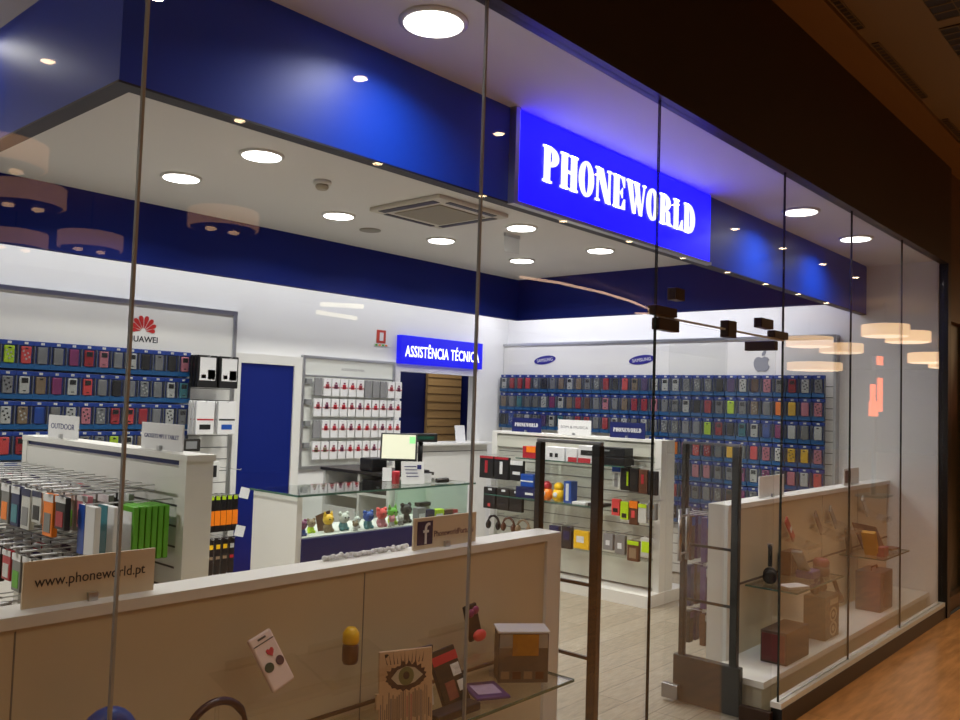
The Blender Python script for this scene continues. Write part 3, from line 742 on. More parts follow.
# ------------------------------------------------------------------ left gondola shelf
t = thing('gondola_shelf', 'white double shelf unit with hooks, carrying the outdoor sign', 'shelf unit', (1.87, 2.26, 0))
b = B().box(1.83, 1.92, 1.46, 3.06, .14, 1.36)
for k in range(13): b.box(1.828, 1.831, 1.46, 3.06, .16+k*.085, .168+k*.085, 1)
obj('slat_board', b, [WHITE, GROOVE], t)
obj('header_panel', B().box(1.815, 1.83, 1.46, 3.06, 1.235, 1.345), WHITE, t)
obj('top_board', B().box(1.808, 1.94, 1.39, 3.12, 1.375, 1.40), WHITE, t)
obj('painted_gap_shade', B().box(1.82, 1.96, 1.46, 3.06, 1.355, 1.376), NAVY, t)  # navy strip paints the shade of the recess below the top board
obj('end_panel', B().box(1.812, 1.935, 1.40, 1.46, 0, 1.376), WHITE, t)
obj('end_panel', B().box(1.812, 1.935, 3.06, 3.12, 0, 1.376), WHITE, t)
obj('plinth', B().box(1.50, 2.25, 1.40, 3.12, 0, .14), WHITE, t)
LG = t
def xpack(nm, label, x, y, ztop, d, w, h, parts, base, group, cat='accessory pack'):
    # front faces -X
    return hang(nm, label, cat, (x, y, ztop), w, h, d, parts, group, -PI/2, base)
rods(t, [(1.83, 1.53, 1.21)], (-.36, 0, 0))
for k in range(6):
    xpack('screen_kit_pack', 'bright green upright pack on nearest hook of the left shelf, %s from front' % ORD[k], 1.652+k*.026, 1.53, 1.195, .022, .14, .215,
          [('white_panel', -.4, .4, .1, .9, PAPER)] if k == 0 else [], cm('green'), 'green packs on the left shelf')
xpack('screen_kit_pack', 'white upright pack with blue edge before the green packs', 1.50, 1.53, 1.205, .025, .14, .19, [('blue_edge', -.5, -.1, 0, 1, cm('blue'))], PAPER, 'white upright packs')
xpack('screen_kit_pack', 'white upright pack with teal edge before the green packs', 1.575, 1.53, 1.20, .025, .14, .19, [('teal_edge', -.5, .1, 0, 1, cm('teal'))], PAPER, 'white upright packs')
for xx, c in ((1.50, 'blue'), (1.575, 'teal')):
    pass
kinds = [('silver', 'black', .12), ('black', 'red', .15), ('clear', 'green', .16), ('clear', 'orange', .17), ('black', 'white', .16), ('white', 'black', .14), ('grey', 'blue', .18), ('red', 'white', .13), ('clear', 'tan', .15), ('navy', 'teal', .17), ('silver', 'purple', .14)]
for r, (zt, nh) in enumerate(((1.235, 13), (.945, 12), (.66, 8))):
    for i in range(nh):
        y = 1.66+i*.115
        hl = .40 if r == 0 else .38
        rods(t, [(1.83, y, zt)], (-hl, 0, 0))
        tagm = obj('price_rail', B().box(1.83-hl-.03, 1.83-hl+.07, y-.014, y+.014, zt+.020, zt+.025).tube([(1.83-hl+.07, y, zt+.022), (1.83, y, zt+.022)], .0025, 6), PAPER, t)
        for j in range(4 if r < 2 else 2):
            c1, c2, h = kinds[(i*5+j*3+r*4) % len(kinds)]
            if r == 0 and i == 0: c1, c2, h = (('black', 'red', .13), ('pink', 'black', .13), ('clear', 'lime', .17), ('clear', 'lime', .17))[j]
            if r == 0 and i == 1: c1, c2, h = (('orange', 'clear', .17), ('clear', 'green', .15), ('clear', 'green', .15), ('black', 'red', .14))[j]
            if r == 0 and i == 2: c1, c2, h = (('white', 'black', .13), ('black', 'white', .15), ('grey', 'black', .15), ('clear', 'red', .14))[j]
            if r == 0 and i == 3: c1, c2, h = (('white', 'silver', .17), ('black', 'silver', .17), ('black', 'silver', .17), ('white', 'black', .14))[j]
            xpack('gadget_pack', '%s and %s pack, %s hook of %s row, left shelf, %s from aisle' % (c1, c2, ORD[i], ROWN[r], ORD[j]), 1.83-hl+.02+j*.085, y, zt-.005, .024, .092, h,
                  [('picture', -.34, .34, .10, .55, cm(c2)), ('header', -.5, .5, .82, 1.0, PAPER if c1 != 'white' else cm('navy'))], cm(c1), 'hanging packs on the left shelf')

def plate_sign(nm, label, c, u, w, h, m, words, inkm, slab=False, lean=.0, tw=.8, th=.3, dz=0, bracket=True, cat='sign'):
    """small sign board standing on its lower edge; c = centre of lower edge"""
    u = Vector(u); n = u.cross(Z); c = Vector(c)
    t = thing(nm, label, cat, c)
    b = B().prism(rect(-w/2, .002, w/2, h), c-n*.004, u, Z, .008)
    obj('board', b, m, t)
    if words:
        if slab: slab_word(t, words, c+Z*(h*.52+dz)+n*.004, u, Z, w*tw, h*th, inkm, .0012)
        else: text(t, words, c+Z*(h*.52+dz)+n*.004, u, Z, w*tw, h*th, inkm, t=.0012)
    if bracket: obj('clip', B().prism(rect(-.012, .001, .012, .022), c+n*.004, u, Z, .014), ALU, t)
    return t
plate_sign('counter_sign', 'small white OUTDOOR sign on top of the left shelf unit', (1.87, 2.75, 1.40), NY, .36, .118, PAPER, 'OUTDOOR', INKB, tw=.8, th=.24)
plate_sign('counter_sign', 'small white sign with one line of print near the end of left shelf', (1.87, 1.72, 1.40), NY, .36, .118, PAPER, 'GADGETS MP3 E TABLET', INKB, tw=.84, th=.16)
tag(obj('gift_box', B().box(2.06, 2.16, 1.56, 1.64, 1.25, 1.42, 0, .003), cm('red'), base=(2.1, 1.6, 1.25)), 'small red card box hanging behind the end of the left shelf', 'box') if False else None

# ------------------------------------------------------------------ middle gondola
t = thing('gondola_shelf', 'white double shelf unit with glass shelves in front of the right wall', 'shelf unit', (6.57, 2.77, 0))
b = B().box(6.48, 6.62, 1.88, 3.66, .12, 1.36)
for k in range(10): b.box(6.478, 6.481, 1.88, 3.66, .36+k*.092, .368+k*.092, 1)
obj('slat_board', b, [mat('cream laminate', rgb(205, 205, 192), .45, noise=.03, nscale=3), GROOVEG], t)
obj('header_panel', B().box(6.455, 6.48, 1.88, 3.66, 1.235, 1.345), mat('cream laminate', (1, 1, 1)), t)
obj('top_board', B().box(6.44, 6.67, 1.82, 3.72, 1.362, 1.385), WHITE, t)
obj('end_panel', B().box(6.44, 6.67, 1.82, 1.88, .10, 1.362), WHITE, t)
obj('end_panel', B().box(6.44, 6.67, 3.66, 3.72, .10, 1.362), WHITE, t)
obj('plinth', B().box(6.24, 6.92, 1.81, 3.73, 0, .10), WHITE, t)
for (y0, y1, z) in ((2.04, 3.22, 1.148), (2.26, 3.60, .777)):
    g = obj('glass_shelf', B().box(6.206, 6.48, y0, y1, z, z+.008), CLEAR, t)
    obj('front_edge', B().box(6.20, 6.206, y0, y1, z-.001, z+.009), GREEN_G, g)
obj('glass_shelf', B().box(6.36, 6.48, 1.88, 3.66, .36, .366), CLEAR, t)
MG = t
def mpack(nm, label, y, zt, w, h, parts, base, group, x=6.32, d=.04):
    rods(MG, [(6.48, y, zt+.014)], (x-.03-6.48-d, 0, 0))
    return hang(nm, label, 'accessory pack', (x, y, zt), w, h, d, parts, group, -PI/2, base)
for k, y in enumerate((3.65, 3.46)):
    mpack('earphone_pack', 'black earphone pack with red top and %s earphone, far end of middle shelf' % ('red', 'white')[k], y, 1.14, .175, .215,
          [('red_top', -.5, .5, .9, 1.0, cm('red')), ('earphone', -.10, .10, .25, .8, cm('red') if k == 0 else PAPER)], BLACK, 'black earphone packs')
mpack('earphone_pack', 'black pack with white band right of the red topped earphone packs', 3.27, 1.12, .15, .19, [('white_band', -.5, .5, .78, 1.0, PAPER), ('label_panel', -.3, .3, .3, .45, PAPER)], BLACK, 'black earphone packs')
for k, y in enumerate((3.60, 3.43, 3.27)):
    mpack('earphone_pack', 'dark pack in the second row at far end of middle shelf, %s from left' % ORD[k], y, .84, .15, .205,
          [('label_panel', -.1, .2, .86, .96, PAPER)]+([('earphone', -.1, .1, .1, .25, cm('coral'))] if k == 0 else []), CHAR if k else BLACK, 'dark packs in the second row')
for k, y in enumerate((3.57, 3.38, 3.20)):
    rods(MG, [(6.48, y, .575)], (-.2, 0, 0))
    c = ('black', 'brown', 'tan')[k]
    r = thing('headphones', '%s headset hanging in third row at far end of middle shelf' % c, 'headphones', (6.32, y, .575), 'hanging headsets')
    obj('headband', B().tube([(6.32, y+.07*math.cos(a), .49+.075*math.sin(a)) for a in [PI*q/10 for q in range(11)]], .012, 8), cm(c), r)
    for s in (-1, 1): obj('ear_cup', B().ball((6.32, y+s*.062, .475), (.035, .022, .042), 0, 12), cm(c), r)
def shbox(nm, label, x0, x1, y0, y1, z0, h, col, parts=(), cat='box', grp='boxes on the middle shelf'):
    r = thing(nm, label, cat, ((x0+x1)/2, (y0+y1)/2, z0), grp)
    obj('carton', B().box(x0, x1, y0, y1, z0, z0+h, 0, .003), cm(col) if isinstance(col, str) else col, r)
    for (pn, a, c, d, e, m) in parts:
        ya = y1-(y1-y0)*a; yb = y1-(y1-y0)*c
        obj(pn, B().box(x0-.002, x0+.001, min(ya, yb), max(ya, yb), z0+h*d, z0+h*e), m, r)
    return r
ZS = 1.1565
shbox('speaker_box', 'red and orange gadget box at the left of the top glass shelf', 6.24, 6.38, 3.02, 3.17, ZS, .11, 'red', [('top_band', .3, 1, .5, 1, cm('orange'))])
shbox('gadget_box', 'small black box left of the white dotted box on the top shelf', 6.25, 6.38, 2.93, 3.0, ZS, .05, 'black')
shbox('speaker_box', 'white box with two black dots on the top glass shelf', 6.23, 6.38, 2.68, 2.90, ZS, .12, mat('white glossy box', (.72, .72, .74), .35, noise=.03), [('left_dot', .25, .40, .25, .55, BLACK), ('right_dot', .52, .67, .25, .55, BLACK)])
shbox('speaker_box', 'white and red box beside the dotted box on top shelf', 6.23, 6.37, 2.545, 2.665, ZS, .12, mat('white glossy box', (.7, .7, .7)), [('red_base', .2, 1, 0, .35, cm('red'))])
shbox('speaker_box', 'white box with black oval window and red base, middle of top shelf', 6.23, 6.38, 2.355, 2.53, ZS, .15, mat('white glossy box', (.7, .7, .7)), [('red_base', 0, .75, 0, .28, cm('red')), ('dark_window', .15, .85, .45, .75, BLACK)])
shbox('speaker_box', 'large black box at the right of the top glass shelf', 6.22, 6.38, 2.05, 2.34, ZS, .065, 'black')
shbox('speaker_box', 'black box stacked on the large black box of top shelf', 6.24, 6.38, 2.06, 2.335, ZS+.066, .085, 'black', [('grey_print', .1, .45, .6, .75, GREYP)])
ZS = .7855
shbox('gadget_box', 'upper blue box at the left of the second glass shelf', 6.26, 6.40, 3.05, 3.20, ZS+.102, .115, 'blue', [('white_band', 0, 1, .4, .5, PAPER)])
shbox('gadget_box', 'lower navy box at the left of the second glass shelf', 6.24, 6.40, 3.01, 3.24, ZS, .10, 'navy', [('white_band', .5, .9, .3, .5, PAPER)])
def egg(x, y, z, c1, c2, label):
    r = thing('toy_speaker', label, 'toy speaker', (x, y, z), 'colourful toy speakers')
    obj('body', B().lathe([(.035, 0), (.055, .02), (.062, .06), (.05, .10), (.02, .11)], (x, y, z), 18), cm(c1), r)
    obj('cap', B().ball((x, y, z+.13), (.048, .048, .042), 0, 12), cm(c2), r)
    obj('badge', B().ball((x-.055, y, z+.06), (.01, .025, .025), 0, 10), PAPER, r)
egg(6.29, 2.91, ZS, 'orange', 'red', 'orange and red toy speaker on the second glass shelf')
egg(6.29, 2.775, ZS, 'yellow', 'yellow', 'yellow toy speaker on the second glass shelf')
shbox('gadget_box', 'tall blue and white box right of the toy speakers', 6.26, 6.36, 2.62, 2.70, ZS, .19, 'blue', [('white_panel', .3, .7, .1, .9, PAPER)])
tag(obj('gadget_tray', B().box(6.25, 6.42, 2.46, 2.60, ZS, ZS+.02, 0, .003), PAPER, base=(6.33, 2.52, ZS)), 'flat white pack lying on the second glass shelf', 'pack')
tag(obj('gadget_tray', B().box(6.25, 6.40, 2.28, 2.43, ZS, ZS+.024, 0, .003), BLACK, base=(6.32, 2.35, ZS)), 'flat black pack lying right on the second glass shelf', 'pack')
for k, (c, parts, lab) in enumerate((('white', [('blue_top', -.5, .5, .72, 1, cm('blue')), ('device', -.2, .2, .08, .66, cm('grey'))], 'white pack with blue top'), ('black', [('lime_edge', .2, .4, .2, .8, cm('lime'))], 'black pack with lime edge'),
                                     ('black', [('grey_label', -.3, .3, .3, .8, CHAR)], 'black pack with grey label'), ('brown', [('red_label', -.2, .1, .4, .8, cm('red'))], 'brown pack with red label'), ('black', [('dark_label', -.3, .3, .2, .5, CHAR)], 'plain black pack'))):
    mpack('cable_pack', lab+' in the upper hook row of the middle shelf', 2.17-k*.088, 1.155-k*.006, .084, .20, parts, cm(c), 'packs on the upper hook row', 6.33)
for k, (c, parts, lab) in enumerate((('coral', [('dark_label', -.3, .3, .2, .45, BLACK)], 'coral red pack'), ('lime', [('dark_label', -.3, .3, .1, .35, CHAR)], 'lime green pack'), ('brown', [('orange_top', -.5, .5, .7, 1, cm('orange')), ('print', -.2, .2, .3, .6, cm('coral'))], 'brown pack with orange top'),
                                     ('white', [('lime_top', -.5, .5, .8, 1, cm('lime'))], 'white pack with lime top'), ('clear', [('tan_top', -.3, .3, .7, .9, cm('tan'))], 'clear pack with tan print'))):
    mpack('cable_pack', lab+' in the middle hook row of the middle shelf', 2.17-k*.088, .865-.015*(k % 2), .080, (.14, .15, .20, .16, .14)[k], parts, cm(c), 'packs on the middle hook row', 6.33)
for k, (c, parts, lab, y, z, w, h) in enumerate((('navy', [('label', -.3, .3, .3, .6, cm('silver'))], 'navy pack', 2.82, .56, .11, .13), ('black', [('blue_label', -.3, .3, .4, .8, cm('navy'))], 'dark blue pack', 2.68, .57, .11, .20), ('yellow', [('white_label', -.3, .2, .35, .7, PAPER)], 'amber yellow pack', 2.52, .55, .16, .16),
        ('silver', [('label', -.2, .2, .3, .6, PAPER)], 'silver pack', 2.24, .56, .10, .14), ('clear', [('label', -.2, .2, .3, .6, PAPER)], 'clear pack', 2.12, .56, .10, .16), ('brown', [('lime_top', -.5, .5, .80, 1, cm('lime')), ('window', -.3, .3, .15, .65, cm('tan'))], 'brown pack with lime top', 1.99, .53, .11, .17), ('white', [('lime_label', -.4, .3, .2, .8, cm('lime'))], 'white pack with lime label', 1.865, .57, .10, .15))):
    mpack('cable_pack', lab+' in the lowest hook row of the middle shelf', y, z, w, h, parts, cm(c), 'packs on the lowest hook row', 6.33)
GX = 6.50
plate_sign('counter_sign', 'left navy sign with white slab lettering on the middle shelf', (GX, 3.337, 1.385), NY, .36, .14, NAVY, 'PHONEWORLD', PAPER, True, tw=.80, th=.26)
plate_sign('counter_sign', 'white SOM & MUSICA sign between two navy signs on middle shelf', (GX, 2.768, 1.385), NY, .37, .14, PAPER, 'SOM & MUSICA', mat('grey ink', (.2, .2, .22), .6, noise=.02), tw=.84, th=.18)
plate_sign('counter_sign', 'right navy sign with white slab lettering on the middle shelf', (GX, 2.197, 1.385), NY, .36, .14, NAVY, 'PHONEWORLD', PAPER, True, tw=.80, th=.26)

# ------------------------------------------------------------------ window display counters
def display(label, x0, x1, ends, shelf):
    t = thing('window_display', label, 'display counter', ((x0+x1)/2, .3, 0), None)
    obj('back_panel', B().box(x0+.02, x1-.02, .42, .50, .18, 1.07), DISPW, t)
    obj('top_board', B().box(x0, x1, .402, .532, 1.07, 1.10), WHITE, t)
    for e in ends: obj('end_panel', B().box(e, e+.085 if e > 4 else e+.10, .405, .53, 0, 1.07), WHITE, t)
    pl0 = 4.505 if x0 > 4 else x0
    obj('platform', B().box(pl0, x1, .09, .42, .165, .20), WHITE, t)
    obj('platform_front', B().box(pl0+.02, x1, .11, .42, 0, .165), DISPW, t)
    rail = obj('wall_rail', B().box(x0+.12, x1-.02, .414, .421, .612, .624), BROWNF, t)
    for (a, c) in shelf:
        s = obj('glass_shelf', B().box(a, c, .10, .414, .596, .604), CLEAR, t)
        obj('front_edge', B().box(a, c, .096, .10, .595, .605), GREEN_G, s)
        obj('front_edge', B().box(a-.004, a, .10, .414, .595, .605).box(c, c+.004, .10, .414, .595, .605), GREEN_G, s)
        for q in (a+.12, c-.12):
            obj('bracket', B().box(q-.012, q+.012, .36, .416, .57, .595), ALU, s)
    b = B()
    for k in range(1, 4):
        xx = x0+(x1-x0)*k/4; b.box(xx-.002, xx+.002, .4185, .4205, .2, 1.06)
    obj('panel_seam', b, GROOVEG, t)
    return t
display('long white window display counter on the left carrying the web address sign', -1.4, 3.05, (2.955,), ((1.0, 2.735),))
display('white window display counter on the right with glass shelves', 4.715, XR-.01, (4.715,), ((4.985, 5.78), (6.65, 7.31)))

plate_sign('web_sign', 'cream www.phoneworld.pt sign standing on the left window counter', (1.022, .46, 1.10), X, .345, .118, mat('cream board', rgb(215, 195, 165), .6, noise=.03), 'www.phoneworld.pt', INK, tw=.84, th=.30)
t = plate_sign('social_sign', 'cream sign with dark f square on the left window counter', (2.372, .46, 1.10), X, .345, .118, mat('cream board', rgb(215, 195, 165), .6, noise=.03), '', INK)
obj('dark_square', B().prism(rect(-.155, .018, -.075, .105), (2.372, .456, 1.10), X, Z, .002), mat('dusky navy', rgb(50, 40, 75), .5, noise=.03), t)
text(t, 'f', (2.372-.108, .454, 1.10+.060), X, Z, .035, .078, PAPER, t=.0015)
text(t, 'PhoneworldPortugal', (2.372+.045, .456, 1.10+.05), X, Z, .22, .030, mat('plum ink', rgb(90, 50, 70), .6, noise=.02), t=.0012)
plate_sign('counter_sign', 'blank back of a small white sign on right counter, nearer the entrance', (5.47, .46, 1.10), X, .40, .14, PAPER, '', INK)
t = plate_sign('counter_sign', 'small white sign with dark square on right counter near the wall', (7.04, .46, 1.10), X, .36, .13, PAPER, '', INK)
obj('dark_square', B().prism(rect(-.15, .02, -.02, .115), (7.04, .456, 1.10), X, Z, .002), mat('dusky brown', rgb(85, 60, 55), .5, noise=.03), t)

# acrylic holders
def holder(x, z, w, label, d=.2):
    t = thing('acrylic_holder', label, 'acrylic holder', (x, .42, z), 'clear acrylic holders')
    obj('back_plate', B().box(x-w*.3, x+w*.3, .4155, .4185, z-.02, z+.01), ACRY, t)
    R = Matrix.Rotation(-.3, 3, 'X')
    obj('tray', B().obox((x, .414-d/2, z-.04), (w, d, .003), Matrix.Rotation(.3, 3, 'X')), ACRY, t)
    obj('lip', B().box(x-w/2, x+w/2, .414-d, .418-d, z-.085, z-.045), ACRY, t)
    return t
# left window goods
holder(1.50, .86, .30, 'clear acrylic holder under the pale phone case carton')
R = rotz(0) @ Matrix.Rotation(-.45, 3, 'X') @ Matrix.Rotation(-.30, 3, 'Y')
t = thing('phone_case_carton', 'pale tilted phone case with red heart and two dark dots', 'phone case', (1.48, .31, .8))
cc = Vector((1.485, .30, .885))
WC = mat('pale pink shell', rgb(225, 200, 190), .4, noise=.04)
obj('shell', B().obox(cc, (.085, .014, .165), R, 0, .006), WC, t)
obj('fold_line', B().obox(cc+R @ Vector((0, -.0078, .055)), (.075, .001, .003), R).obox(cc+R @ Vector((.0, -.0078, .068)), (.03, .001, .006), R), GROOVE, t)
def opr(poly, c, R, m, nm, parent, th=.002):
    b = B().prism(poly, c, R @ X, R @ Z, th); return obj(nm, b, m, parent)
heart = [(0, -.014), (.013, .0), (.012, .009), (.006, .011), (0, .006), (-.006, .011), (-.012, .009), (-.013, .0)]
opr(heart, cc+R @ Vector((.006, -.007, .022)), R, REDL, 'heart', t)
opr(ell(-.02, -.02, .016, .014, 14), cc+R @ Vector((0, -.007, .005)), R, mat('dark green dot', rgb(40, 60, 35), .5, noise=.05), 'dark_dot', t)
opr(ell(.022, -.018, .014, .014, 14), cc+R @ Vector((0, -.007, .005)), R, mat('dark plum dot', rgb(70, 35, 50), .5, noise=.05), 'dark_dot', t)
holder(1.80, .85, .30, 'clear acrylic holder under the yellow capped flask')
t = thing('gadget_flask', 'small yellow capped gadget standing in a clear holder', 'gadget', (1.785, .3, .815))
obj('body', B().lathe([(.022, 0), (.026, .01), (.026, .055), (.02, .062)], (1.785, .3, .815), 16), cm('brown'), t)
obj('cap', B().lathe([(.024, .062), (.027, .07), (.026, .095), (.014, .112), (.004, .114)], (1.785, .3, .815), 16), cm('yellow'), t)
holder(2.36, .80, .34, 'clear acrylic holder under the black and pink case')
t = thing('phone_case_toy', 'black soft phone case with pink bow shapes in a clear holder', 'phone case', (2.365, .30, .77))
R = rotz(0) @ Matrix.Rotation(-.2, 3, 'X') @ Matrix.Rotation(-.12, 3, 'Y'); cc = Vector((2.365, .30, .845))
obj('shell', B().obox(cc, (.07, .014, .13), R, 0, .006), BLACK, t)
obj('bow', B().ball(cc+R @ Vector((-.014, -.014, .035)), (.018, .008, .016), 0, 10).ball(cc+R @ Vector((.014, -.014, .04)), (.018, .008, .016), 0, 10), cm('magenta'), t)
obj('pink_base', B().ball(cc+R @ Vector((.012, -.012, -.052)), (.035, .014, .022), 0, 12), cm('coral'), t)
# eye flip case
EX0, EX1 = 1.825, 2.045
t = thing('flip_phone_case', 'cream flip case with painted eye and colour drips on glass shelf', 'phone case', (1.935, .2, .604))
CR = mat('cream leather', rgb(205, 175, 145), .55, noise=.07, nscale=14)
R = Matrix.Rotation(-.10, 3, 'X'); cc = Vector((1.935, .195, .735))
obj('cover', B().obox(cc, (.215, .010, .262), R, 0, .004), CR, t)
obj('back_half', B().obox(cc+Vector((.02, .045, -.002)), (.215, .010, .255), Matrix.Rotation(.14, 3, 'X') @ rotz(.18), 0, .004), CHAR, t)
obj('clasp', B().obox(cc+R @ Vector((-.112, 0, -.03)), (.012, .016, .05), R, 0, .002), CR, t)
f0 = cc+R @ Vector((0, -.005, 0))
rl = random.Random(5)
lash = []
for k in range(40):
    a = 2*PI*k/40; up = math.sin(a) > 0
    rr = 1+(rl.uniform(.05, .45) if k % 2 else 0)*(1 if up else .7)
    lash.append((.076*math.cos(a)*(1+(rr-1)*.35), .040+.040*math.sin(a)*rr))
opr(lash, f0, R, mat('smoky paint', rgb(60, 42, 45), .6, noise=.35, nscale=30), 'lashes', t, .0008)
alm = [(-.06, .04), (-.035, .065), (.0, .075), (.035, .068), (.068, .042), (.035, .02), (.0, .012), (-.035, .018)]
opr(alm, f0+R @ Vector((0, -.0008, 0)), R, mat('grey white paint', rgb(190, 185, 170), .5, noise=.1, nscale=40), 'eye_white', t, .0006)
opr(ell(.0, .043, .031, .031, 20), f0+R @ Vector((0, -.0014, 0)), R, mat('grey green paint', rgb(105, 115, 80), .5, noise=.2, nscale=60), 'iris', t, .0005)
opr(ell(.0, .045, .013, .013, 14), f0+R @ Vector((0, -.0019, 0)), R, INK, 'pupil', t, .0005)
b = B(); DR = [mat('grey drip', rgb(85, 75, 72), .6, noise=.1), mat('rose drip', rgb(170, 60, 85), .6, noise=.1), mat('blue drip', rgb(75, 85, 105), .6, noise=.1)]
rnd = random.Random(3)
for k in range(26):
    x = -.10+k*.008; h0 = rnd.uniform(-.03, .0) if abs(x) < .075 else rnd.uniform(-.06, .02); h1 = rnd.uniform(-.128, -.09)
    w = rnd.uniform(.0009, .0022)
    b.prism(rect(x-w, h1, x+w, h0), f0, R @ X, R @ Z, .0006, 1 if -.01 < x < .03 and k % 2 else (2 if k % 5 == 0 else 0))
obj('paint_drips', b, DR, t)
b = B()
for k in range(11):
    x = -.075+k*.014; b.prism([(x-.002, .085), (x+.002, .085), (x*1.12, .112+.008*(k % 3))], f0, R @ X, R @ Z, .0006)
obj('upper_lashes', b, INK, t)
t.rotation_euler = (0, 0, -.38); t.scale = (.86, .86, .94)
# red-black box
t = thing('phone_accessory_box', 'black and red tall box leaning behind the eye case', 'box', (2.17, .25, .604))
R = rotz(-.25) @ Matrix.Rotation(-.35, 3, 'X') @ Matrix.Rotation(.10, 3, 'Y') @ Matrix.Rotation(-.30, 3, 'Y'); cc = Vector((2.185, .245, .70))
obj('carton', B().obox(cc, (.105, .025, .19), R, 0, .003), CHAR, t)
obj('red_band', B().obox(cc+R @ Vector((0, -.0135, .062)), (.103, .002, .03), R), REDL, t)
obj('picture_panel', B().obox(cc+R @ Vector((.03, -.0135, .015)), (.035, .002, .04), R).obox(cc+R @ Vector((.035, -.0135, -.04)), (.03, .002, .035), R), PAPER, t)
obj('device_print', B().obox(cc+R @ Vector((-.01, -.0135, -.045)), (.04, .002, .06), R), mat('rusty print', rgb(130, 70, 60), .5, noise=.1), t)
t = thing('phone_case_card', 'white and blue case card leaning between eye case and red box', 'case card', (2.08, .27, .604))
R = rotz(-.1) @ Matrix.Rotation(-.2, 3, 'X')
obj('card', B().obox((2.09, .285, .705), (.09, .012, .19), R, 0, .003), PAPER, t)
obj('blue_end', B().obox((2.09, .272, .64), (.085, .003, .05), R), cm('blue'), t)
tag(obj('gadget_tray', B().box(2.02, 2.23, .13, .19, .6045, .632, 0, .004), CHAR, base=(2.12, .16, .6045)), 'low dark bar lying at the front of the left glass shelf', 'gadget')
t = thing('memory_card_pack', 'purple flat pack lying on the left glass shelf', 'accessory pack', (2.37, .22, .6045))
R = rotz(-.5)
obj('pack', B().obox((2.375, .235, .610), (.13, .17, .010), R, 0, .003), cm('purple'), t)
obj('print', B().obox((2.375, .235, .6155), (.09, .10, .002), R), mat('lilac print', rgb(190, 170, 200), .5, noise=.2, nscale=60), t)
# toy car box
t = thing('gadget_display_box', 'clear fronted gadget box with amber window at right of left shelf', 'box', (2.64, .25, .604))
obj('carton', B().box(2.535, 2.775, .20, .34, .604, .805, 0, .003), mat('grey brown print', rgb(90, 82, 72), .5, noise=.25, nscale=18), t)
obj('top_flap', B().box(2.53, 2.78, .195, .345, .805, .812), PAPER, t)
obj('silver_band', B().box(2.54, 2.77, .197, .201, .745, .80), mat('grey silver print', rgb(160, 155, 145), .4, noise=.2, nscale=30), t)
obj('amber_window', B().box(2.60, 2.725, .192, .2, .715, .80), mat('amber window', rgb(170, 115, 25), .2, noise=.3, nscale=25), t)
b = B()
for k in range(4): b.box(2.548+k*.055, 2.588+k*.055, .197, .201, .62, .65, k % 2)
obj('icon_row', b, [cm('tan'), cm('brown')], t)
t.location = (2.575, .245, .604); t.rotation_euler = (0, 0, -.72); t.scale = (.80, .80, .92)
# headphones at the lower left edge
def headset(x, y, z, r, m, label, cup=True, rz=0):
    t = thing('headphones', label, 'headphones', (x, y, z-r))
    pts = [(x+r*math.cos(a)*math.cos(rz), y+r*math.cos(a)*math.sin(rz), z+r*1.05*math.sin(a)) for a in [PI*(-.08+1.16*k/16) for k in range(17)]]
    obj('headband', B().tube(pts, [.007]*4+[.011]*9+[.007]*4, 10), m, t)
    for s in (-1, 1):
        if cup: obj('ear_cup', B().ball((x+s*r*.93*math.cos(rz), y+s*r*.93*math.sin(rz), z-r*.35), (.022, .036, .042), 0, 14), m, t)
    st = obj('stand', B().box(x-.05, x+.05, y-.04, y+.04, z-r-.02, z-r-.006).tube([(x, y, z-r-.01), (x, y, z+r*.98)], .006, 8), ACRY, t)
    return t
HPB = mat('dark violet headset', rgb(45, 25, 45), .35, noise=.05)
headset(1.265, .22, .743, .092, HPB, 'dark headset with arched band at the bottom edge of picture')
t = thing('headphones', 'blue headset with thick cup at the bottom left edge', 'headphones', (.965, .25, .604))
obj('headband', B().tube([(.985+.060*math.cos(a), .25, .765+.095*math.sin(a)) for a in [PI*k/14 for k in range(15)]], .027, 12), cm('blue'), t)
for q in (-1, 1): obj('ear_cup', B().ball((.985+q*.062, .25, .755), (.030, .044, .055), 0, 14), BLACK if q > 0 else cm('blue'), t)
obj('stand', B().tube([(.985, .25, .606), (.985, .25, .84)], .008, 8).box(.91, 1.02, .21, .29, .6045, .614), ACRY, t)

# right window goods
ZS = .6045
t = thing('headphones', 'black headset standing sideways on the right glass shelf', 'headphones', (5.15, .33, ZS))
hx = 5.15
pts = [(hx+.040*math.cos(a), .33+.016*math.cos(a), .695+.135*math.sin(a)) for a in [PI*(.04+.92*k/14) for k in range(15)]]
obj('headband', B().tube(pts, .013, 10), mat('black gloss', (.01, .01, .012), .15, noise=.05), t)
for y in (0, 1): obj('ear_cup', B().lathe([(.03, 0), (.042, .006), (.042, .026), (.032, .034)], t.location, 18), BLACK, t)
for c, y in zip([c for c in t.children if c.name.startswith('ear_cup')], (0, 1)):
    c.rotation_euler = (0, PI/2, .38); c.location = Vector((hx+(.028 if y else -.062), .33+(.011 if y else -.025), .650))-Vector(t.location)
obj('silver_tip', B().box(hx-.013, hx+.013, .315, .345, .822, .845, 0, .003), ALU, t)
t = thing('phone_holder', 'silver angled phone holder on the right glass shelf', 'phone holder', (5.42, .24, ZS))
R = Matrix.Rotation(.75, 3, 'Y')
obj('cradle', B().obox((5.44, .24, .70), (.26, .07, .02), R, 0, .005), mat('grey silver print', rgb(160, 155, 145), .4, noise=.2, nscale=30), t)
obj('foot', B().box(5.45, 5.60, .18, .29, ZS, ZS+.05, 0, .01), cm('purple'), t)
obj('pale_pad', B().obox((5.445, .236, .712), (.2, .05, .006), R), PAPER, t)
